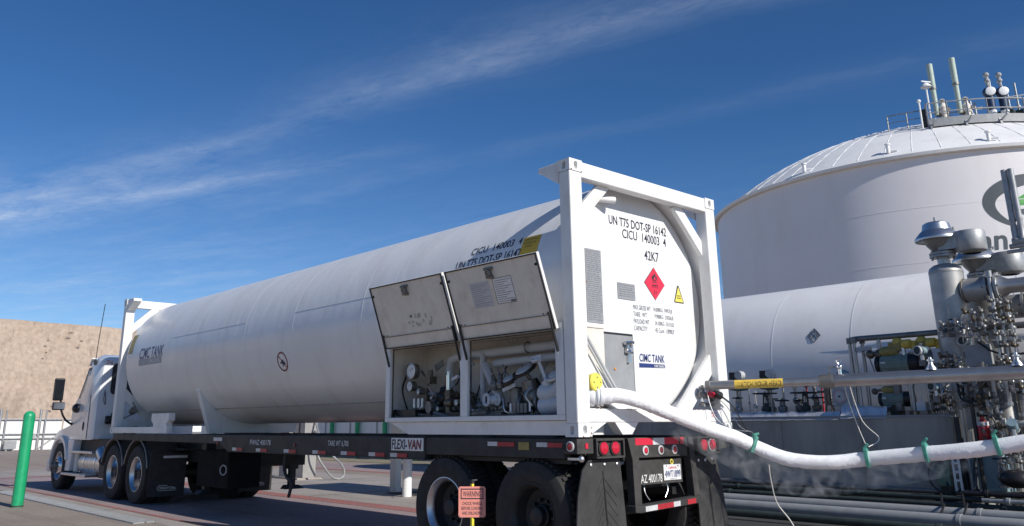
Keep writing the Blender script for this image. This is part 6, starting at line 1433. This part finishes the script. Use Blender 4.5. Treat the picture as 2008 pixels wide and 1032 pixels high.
# ------------------------------------------------------------------ the domed storage tank
def storage_tank():
    cx, cy, h, Rb, rise = 45.26, 12.76, 13.46, 12.0, 4.3
    Rs = (Rb * Rb + rise * rise) / 2 / rise; zc = h + rise - Rs
    dome = lambda r: zc + math.sqrt(max(0, Rs * Rs - r * r))
    pol = lambda r, a, z: V3((cx + r * math.cos(math.radians(a)), cy + r * math.sin(math.radians(a)), z))
    t = thing('storage_tank', 'huge white domed storage tank behind the vessels', 'storage tank', (cx, cy, 0))
    sh = MB().lathe((cx, cy, 0), (0, 0, 1), [(0, Rb), (h - .02, Rb)], 360).build('shell', 'storage_white', t, angle=60)
    prof = [(h - .16, Rb + .012), (h - .16, Rb + .22), (h - .02, Rb + .26)] + [(dome(r), r) for r in [Rb + .0 - .0 - k * .8 for k in range(0, 15)]] + [(h + rise, .01)]
    ro = MB().lathe((cx, cy, 0), (0, 0, 1), prof, 144).build('dome_roof', 'roof_white', t, angle=30)
    MB().lathe((cx, cy, h - .19), (0, 0, 1), [(0, Rb + .005), (0, Rb + .20), (.028, Rb + .225)], 144).build('eave_edge', 'cream_paint', t)
    for z in (10.85, 8.3, 5.6, 2.9): MB().lathe((cx, cy, z), (0, 0, 1), [(0, Rb + .001), (.0, Rb + .008), (.03, Rb + .008), (.03, Rb + .001)], 144).build('girth_seam', 'storage_white', sh)
    for a in range(150, 296, 6):
        m = MB(); m.tube([pol(r, a, dome(r) + .0) for r in (11.7, 11, 10, 9, 8, 7, 6, 5, 4)], .018, 5); m.build('roof_seam', 'roof_white', ro)
    for a in (172, 193, 214, 236, 258):
        p = pol(11.55, a, dome(11.55)); m = MB(); m.cyl(p, p + V3((0, 0, .42)), .09, 10); m.cyl(p + V3((0, 0, .40)), p + V3((0, 0, .46)), .14, 10); m.cyl(p + V3((0, 0, .1)), p + V3((.15, -.35, .1)), .06, 8); m.build('roof_nozzle', 'roof_white', ro)
    # thin rail along the dome to the left of the platform
    m = MB(); pr = [pol(7.6, a, dome(7.6) + .85) for a in range(190, 205, 2)]; m.tube(pr, .03, 5); pr = [pol(7.6, a, dome(7.6) + .45) for a in range(190, 205, 2)]; m.tube(pr, .02, 5)
    for a in range(190, 205, 7): m.cyl(pol(7.6, a, dome(7.6)), pol(7.6, a, dome(7.6) + .85), .03, 5)
    m.build('roof_rail', 'dull_steel', ro)
    # emblem and wordmark painted on the shell (angle runs to the right in the picture)
    def on(s, z, l=.012):        # s = arc metres from angle 209.9
        a = math.radians(209.9) + s / Rb; return V3((cx + (Rb + l) * math.cos(a), cy + (Rb + l) * math.sin(a), z))
    def poly(name, m, outer, inner):
        mb = MB(); n = len(outer); mb.v = [on(*q) for q in outer] + [on(*q) for q in inner]; mb.f = [(i, i + 1, n + i + 1, n + i) for i in range(n - 1)]; return mb.build(name, m, sh, smooth=False, fix=False)
    # crescent: open ring, thick at upper left, thinning to the lower right; a green leaf inside
    O, I = [], []
    for k in range(31):
        a = math.radians(35 + 215 * k / 30); O.append((2.15 + 2.15 * math.cos(a), 10.75 + 1.28 * math.sin(a)))
        w = .60 * math.sin(PI * (k / 30)) ** .8; I.append((2.15 + (2.15 - w * .95) * math.cos(a), 10.75 + (1.28 - w) * math.sin(a)))
    poly('emblem', 'teal_motor', O, I).data.materials[0] = MAT['emblem_grey']
    m = MB(); m.add([on(*q) for q in ((1.10, 10.55), (1.3, 10.85), (1.7, 11.08), (2.3, 11.15), (2.9, 11.05), (2.3, 10.75), (1.8, 10.6))], [(0, 1, 2, 3, 4, 5, 6)]); m.build('emblem_leaf', 'emblem_green', sh, smooth=False, fix=False)
    m = MB(); m.add([on(*q) for q in ((1.25, 10.38), (1.9, 10.45), (2.7, 10.62), (3.4, 10.9), (3.0, 10.3), (2.2, 10.05), (1.6, 10.12))], [(0, 1, 2, 3, 4, 5, 6)]); m.build('emblem_leaf', 'emblem_grey', sh, smooth=False, fix=False)
    text('Clean Energy', 'wordmark', 'emblem_grey', sh, 0, (1, 0, 0), (0, 0, 1), 6.6, 1.25, .02, lambda a, b: on(-2.05 + a, 8.33 + b), .12)
    # circular roof platform
    p = thing('roof_platform', 'grey steel roof platform with railing on top of the domed tank', 'platform', (37.9, 9.6, 16))
    A0, A1 = 203.5, 300; n = 40; z0 = 15.82
    m = MB()
    for i in range(n + 1):
        a = A0 + (A1 - A0) * i / n
        m.v += [pol(7.2, a, z0), pol(8.75, a, z0), pol(8.75, a, z0 - .12), pol(7.2, a, z0 - .12)]
    for i in range(n): 
        b = 4 * i; m.f += [(b + k, b + (k + 1) % 4, b + 4 + (k + 1) % 4, b + 4 + k) for k in range(4)]
    m.f += [(0, 1, 2, 3), (4 * n, 4 * n + 3, 4 * n + 2, 4 * n + 1)]
    m.build('deck', 'grey_paint', p, smooth=False)
    m = MB()
    for i in range(n + 1):
        a = A0 + (A1 - A0) * i / n; m.v += [pol(8.78, a, z0 - .16), pol(8.78, a, z0 + .26), pol(8.84, a, z0 + .26), pol(8.84, a, z0 - .16)]
    for i in range(n): b = 4 * i; m.f += [(b + k, b + (k + 1) % 4, b + 4 + (k + 1) % 4, b + 4 + k) for k in range(4)]
    m.build('fascia_beam', 'grey_paint', p, smooth=False)
    for zz in (.62, 1.12): 
        MB().tube([pol(8.72, A0 + (A1 - A0) * i / n, z0 + zz) for i in range(n + 1)], .032, 6).build('rail', 'galvanised', p)
        MB().tube([pol(7.2, A0, z0 + zz), pol(8.72, A0, z0 + zz)], .032, 6).build('rail', 'galvanised', p)
    for i in range(0, 17):
        a = A0 + (A1 - A0) * i / 16
        MB().bar(pol(8.72, a, z0), pol(8.72, a, z0 + 1.15), .06, .06).build('rail_post', 'galvanised', p, smooth=False)
    for i in range(0, 9):
        a = A0 + .6 + (A1 - A0) * i / 9.5
        MB().bar(pol(8.8, a, z0 + .02), pol(8.95, a, dome(8.95) - .02), .09, .09).build('leg', 'galvanised', p, smooth=False)
        MB().bar(pol(8.6, a + .4, z0 - .18), pol(9.25, a + 1.2, z0 + .12), .07, .07).build('bracket', 'galvanised', p, smooth=False)
        MB().bar(pol(7.4, a, z0 - .12), pol(7.4, a, dome(7.4)), .09, .09).build('leg', 'galvanised', p, smooth=False)
    MB().box(tuple(pol(8.2, A0 - .6, z0 - .1) - V3((.12, .12, 0))), tuple(pol(8.2, A0 - .6, z0 + 1.0) + V3((.12, .12, 0)))).build('end_gate', 'black_steel', p, smooth=False)
    # vent stacks with relief valves
    for a, hgt, lab in ((209.6, 3.55, 'left pale vent stack with relief valve on the tank platform'), (217.4, 3.75, 'right pale vent stack with relief valve on the tank platform')):
        q = pol(7.9, a, z0); s = thing('vent_stack', lab, 'vent stack', q, 'vent stacks on the tank roof'); rt = V3((math.sin(math.radians(a)), -math.cos(math.radians(a)), 0)) * -1
        MB().lathe(q + V3((0, 0, .0)), (0, 0, 1), [(0, .16), (.25, .16), (.3, .22), (.36, .22), (.38, .14), (.7, .16), (.75, .22), (.82, .22), (.85, .18), (1.1, .20), (1.2, .13), (1.45, .10), (1.5, .15), (1.56, .06)], 14).build('relief_valve', 'valve_bronze', s).data.materials[0] = MAT['cream_paint']
        x = MB(); x.sph(q + rt * .18 + V3((0, 0, .95)), .15, 8, 6); x.cyl(q + V3((0, 0, .7)), q - rt * .32 + V3((0, 0, .75)), .12, 10); x.cyl(q + V3((0, 0, 1.2)), q + V3((0, 0, 1.5)), .12, 8); x.build('valve_trim', 'valve_bronze', s)
        b = q - rt * .32
        MB().tube([b + V3((0, 0, .7)), b + V3((0, 0, hgt * .62))], .125, 12).build('stack', 'pale_green', s); MB().tube([b + V3((0, 0, hgt * .62)), b + V3((0, 0, hgt))], .15, 12).build('stack_top', 'pale_green', s); MB().cyl(b + V3((0, 0, hgt * .60)), b + V3((0, 0, hgt * .63)), .17, 12).build('joint', 'dull_steel', s)
    q = pol(8.5, 204.6, z0); s = thing('lamp_pole', 'thin lamp pole with flood light at the left end of the platform', 'lamp', q); MB().cyl(q, q + V3((0, 0, 2.35)), .045, 8).build('pole', 'panel_white', s); MB().lathe(q + V3((0, 0, 2.1)), (0, 0, 1), [(0, .26), (.05, .25), (.2, .12), (.22, 0)], 14).build('lamp_shade', 'panel_white', s); MB().bar(q + V3((-.25, .1, 2.4)), q + V3((.3, -.15, 2.42)), .06, .05).build('cross_arm', 'panel_white', s, smooth=False)
    q = pol(8.9, 201.6, dome(8.9)); o = MB().cyl(q, q + V3((0, 0, 1.5)), .045, 8); o.sph(q + V3((0, 0, 1.55)), .1, 8, 6); tag(o.build('beacon_pole', 'panel_white'), 'short beacon pole on the dome left of the platform', 'pole')
    for a, lab in ((226.2, 'left dark blue valve actuator with white round face on the tank'), (230.9, 'right dark blue valve actuator with white round face on the tank')):
        q = pol(7.9, a, z0); s = thing('blue_actuator', lab, 'actuator', q, 'blue actuators on the tank roof'); out = (pol(10, a - 16, z0) - pol(7.9, a - 16, z0)).normalized()
        MB().cyl(q, q + V3((0, 0, .75)), .2, 14).build('stem', 'panel_white', s); MB().cyl(q + V3((0, 0, .75)), q + V3((0, 0, 1.5)), .2, 12).build('yoke', 'deep_blue', s)
        MB().sph(q + V3((0, 0, 1.75)), .31, 14, 8, (1, 1, .95)).build('housing', 'deep_blue', s)
        MB().lathe(q + V3((0, 0, 1.72)) + out * .24, out, [(0, .225), (.10, .225), (.11, .2), (.115, 0)], 20).build('round_face', 'dial', s)
        x = MB(); x.cyl(q + V3((0, 0, 2.1)), q + V3((0, 0, 2.6)), .08, 8); x.sph(q + V3((0, 0, 2.72)), .15, 8, 6); x.sph(q + V3((0, 0, 2.4)), .14, 8, 6); x.build('top_fitting', 'galvanised', s)
    rl = {227.0: 'tall slim pipe between the two blue actuators, left one', 227.9: 'tall slim pipe between the two blue actuators, right one', 232.5: 'slim pipe just right of the blue actuators', 234.2: 'slim pipe second right of the blue actuators', 238: 'tallest slim pipe at the right edge of the roof', 221.0: 'short slim pipe left of the blue actuators', 219.6: 'short slim pipe just right of the right vent stack', 211.6: 'short slim pipe between the two vent stacks'}
    for a, hh in ((227.0, 2.6), (227.9, 2.5), (232.5, 2.2), (234.2, 2.1), (238, 2.4), (221.0, 1.3), (219.6, 1.4), (211.6, 1.2)):
        q = pol(7.7, a, z0); o = MB().cyl(q, q + V3((0, 0, hh)), .05, 6); o.bar(q + V3((0, 0, hh * .7)), q + V3((.3, -.5, hh * .72)), .05, .05); o.sph(q + V3((0, 0, hh * .45)), .12, 8, 5); o.cyl(q + V3((0, 0, .2)), q + V3((0, 0, .5)), .12, 8)
        tag(o.build('roof_pipe', 'galvanised'), rl[a], 'pipe', 'slim pipes on the tank roof platform')
    for a in (233.0, 237.6):
        q = pol(7.6, a, z0); o = MB().box(tuple(q + V3((-.4, -.4, .35))), tuple(q + V3((.4, .4, .8)))); o.box(tuple(q + V3((-.1, -.1, 0))), tuple(q + V3((.1, .1, .35)))); tag(o.build('roof_box', 'dark_green', smooth=False), 'dark equipment box on the tank platform, %s of the blue actuators' % ('just right' if a < 234 else 'farther right'), 'box')
storage_tank()
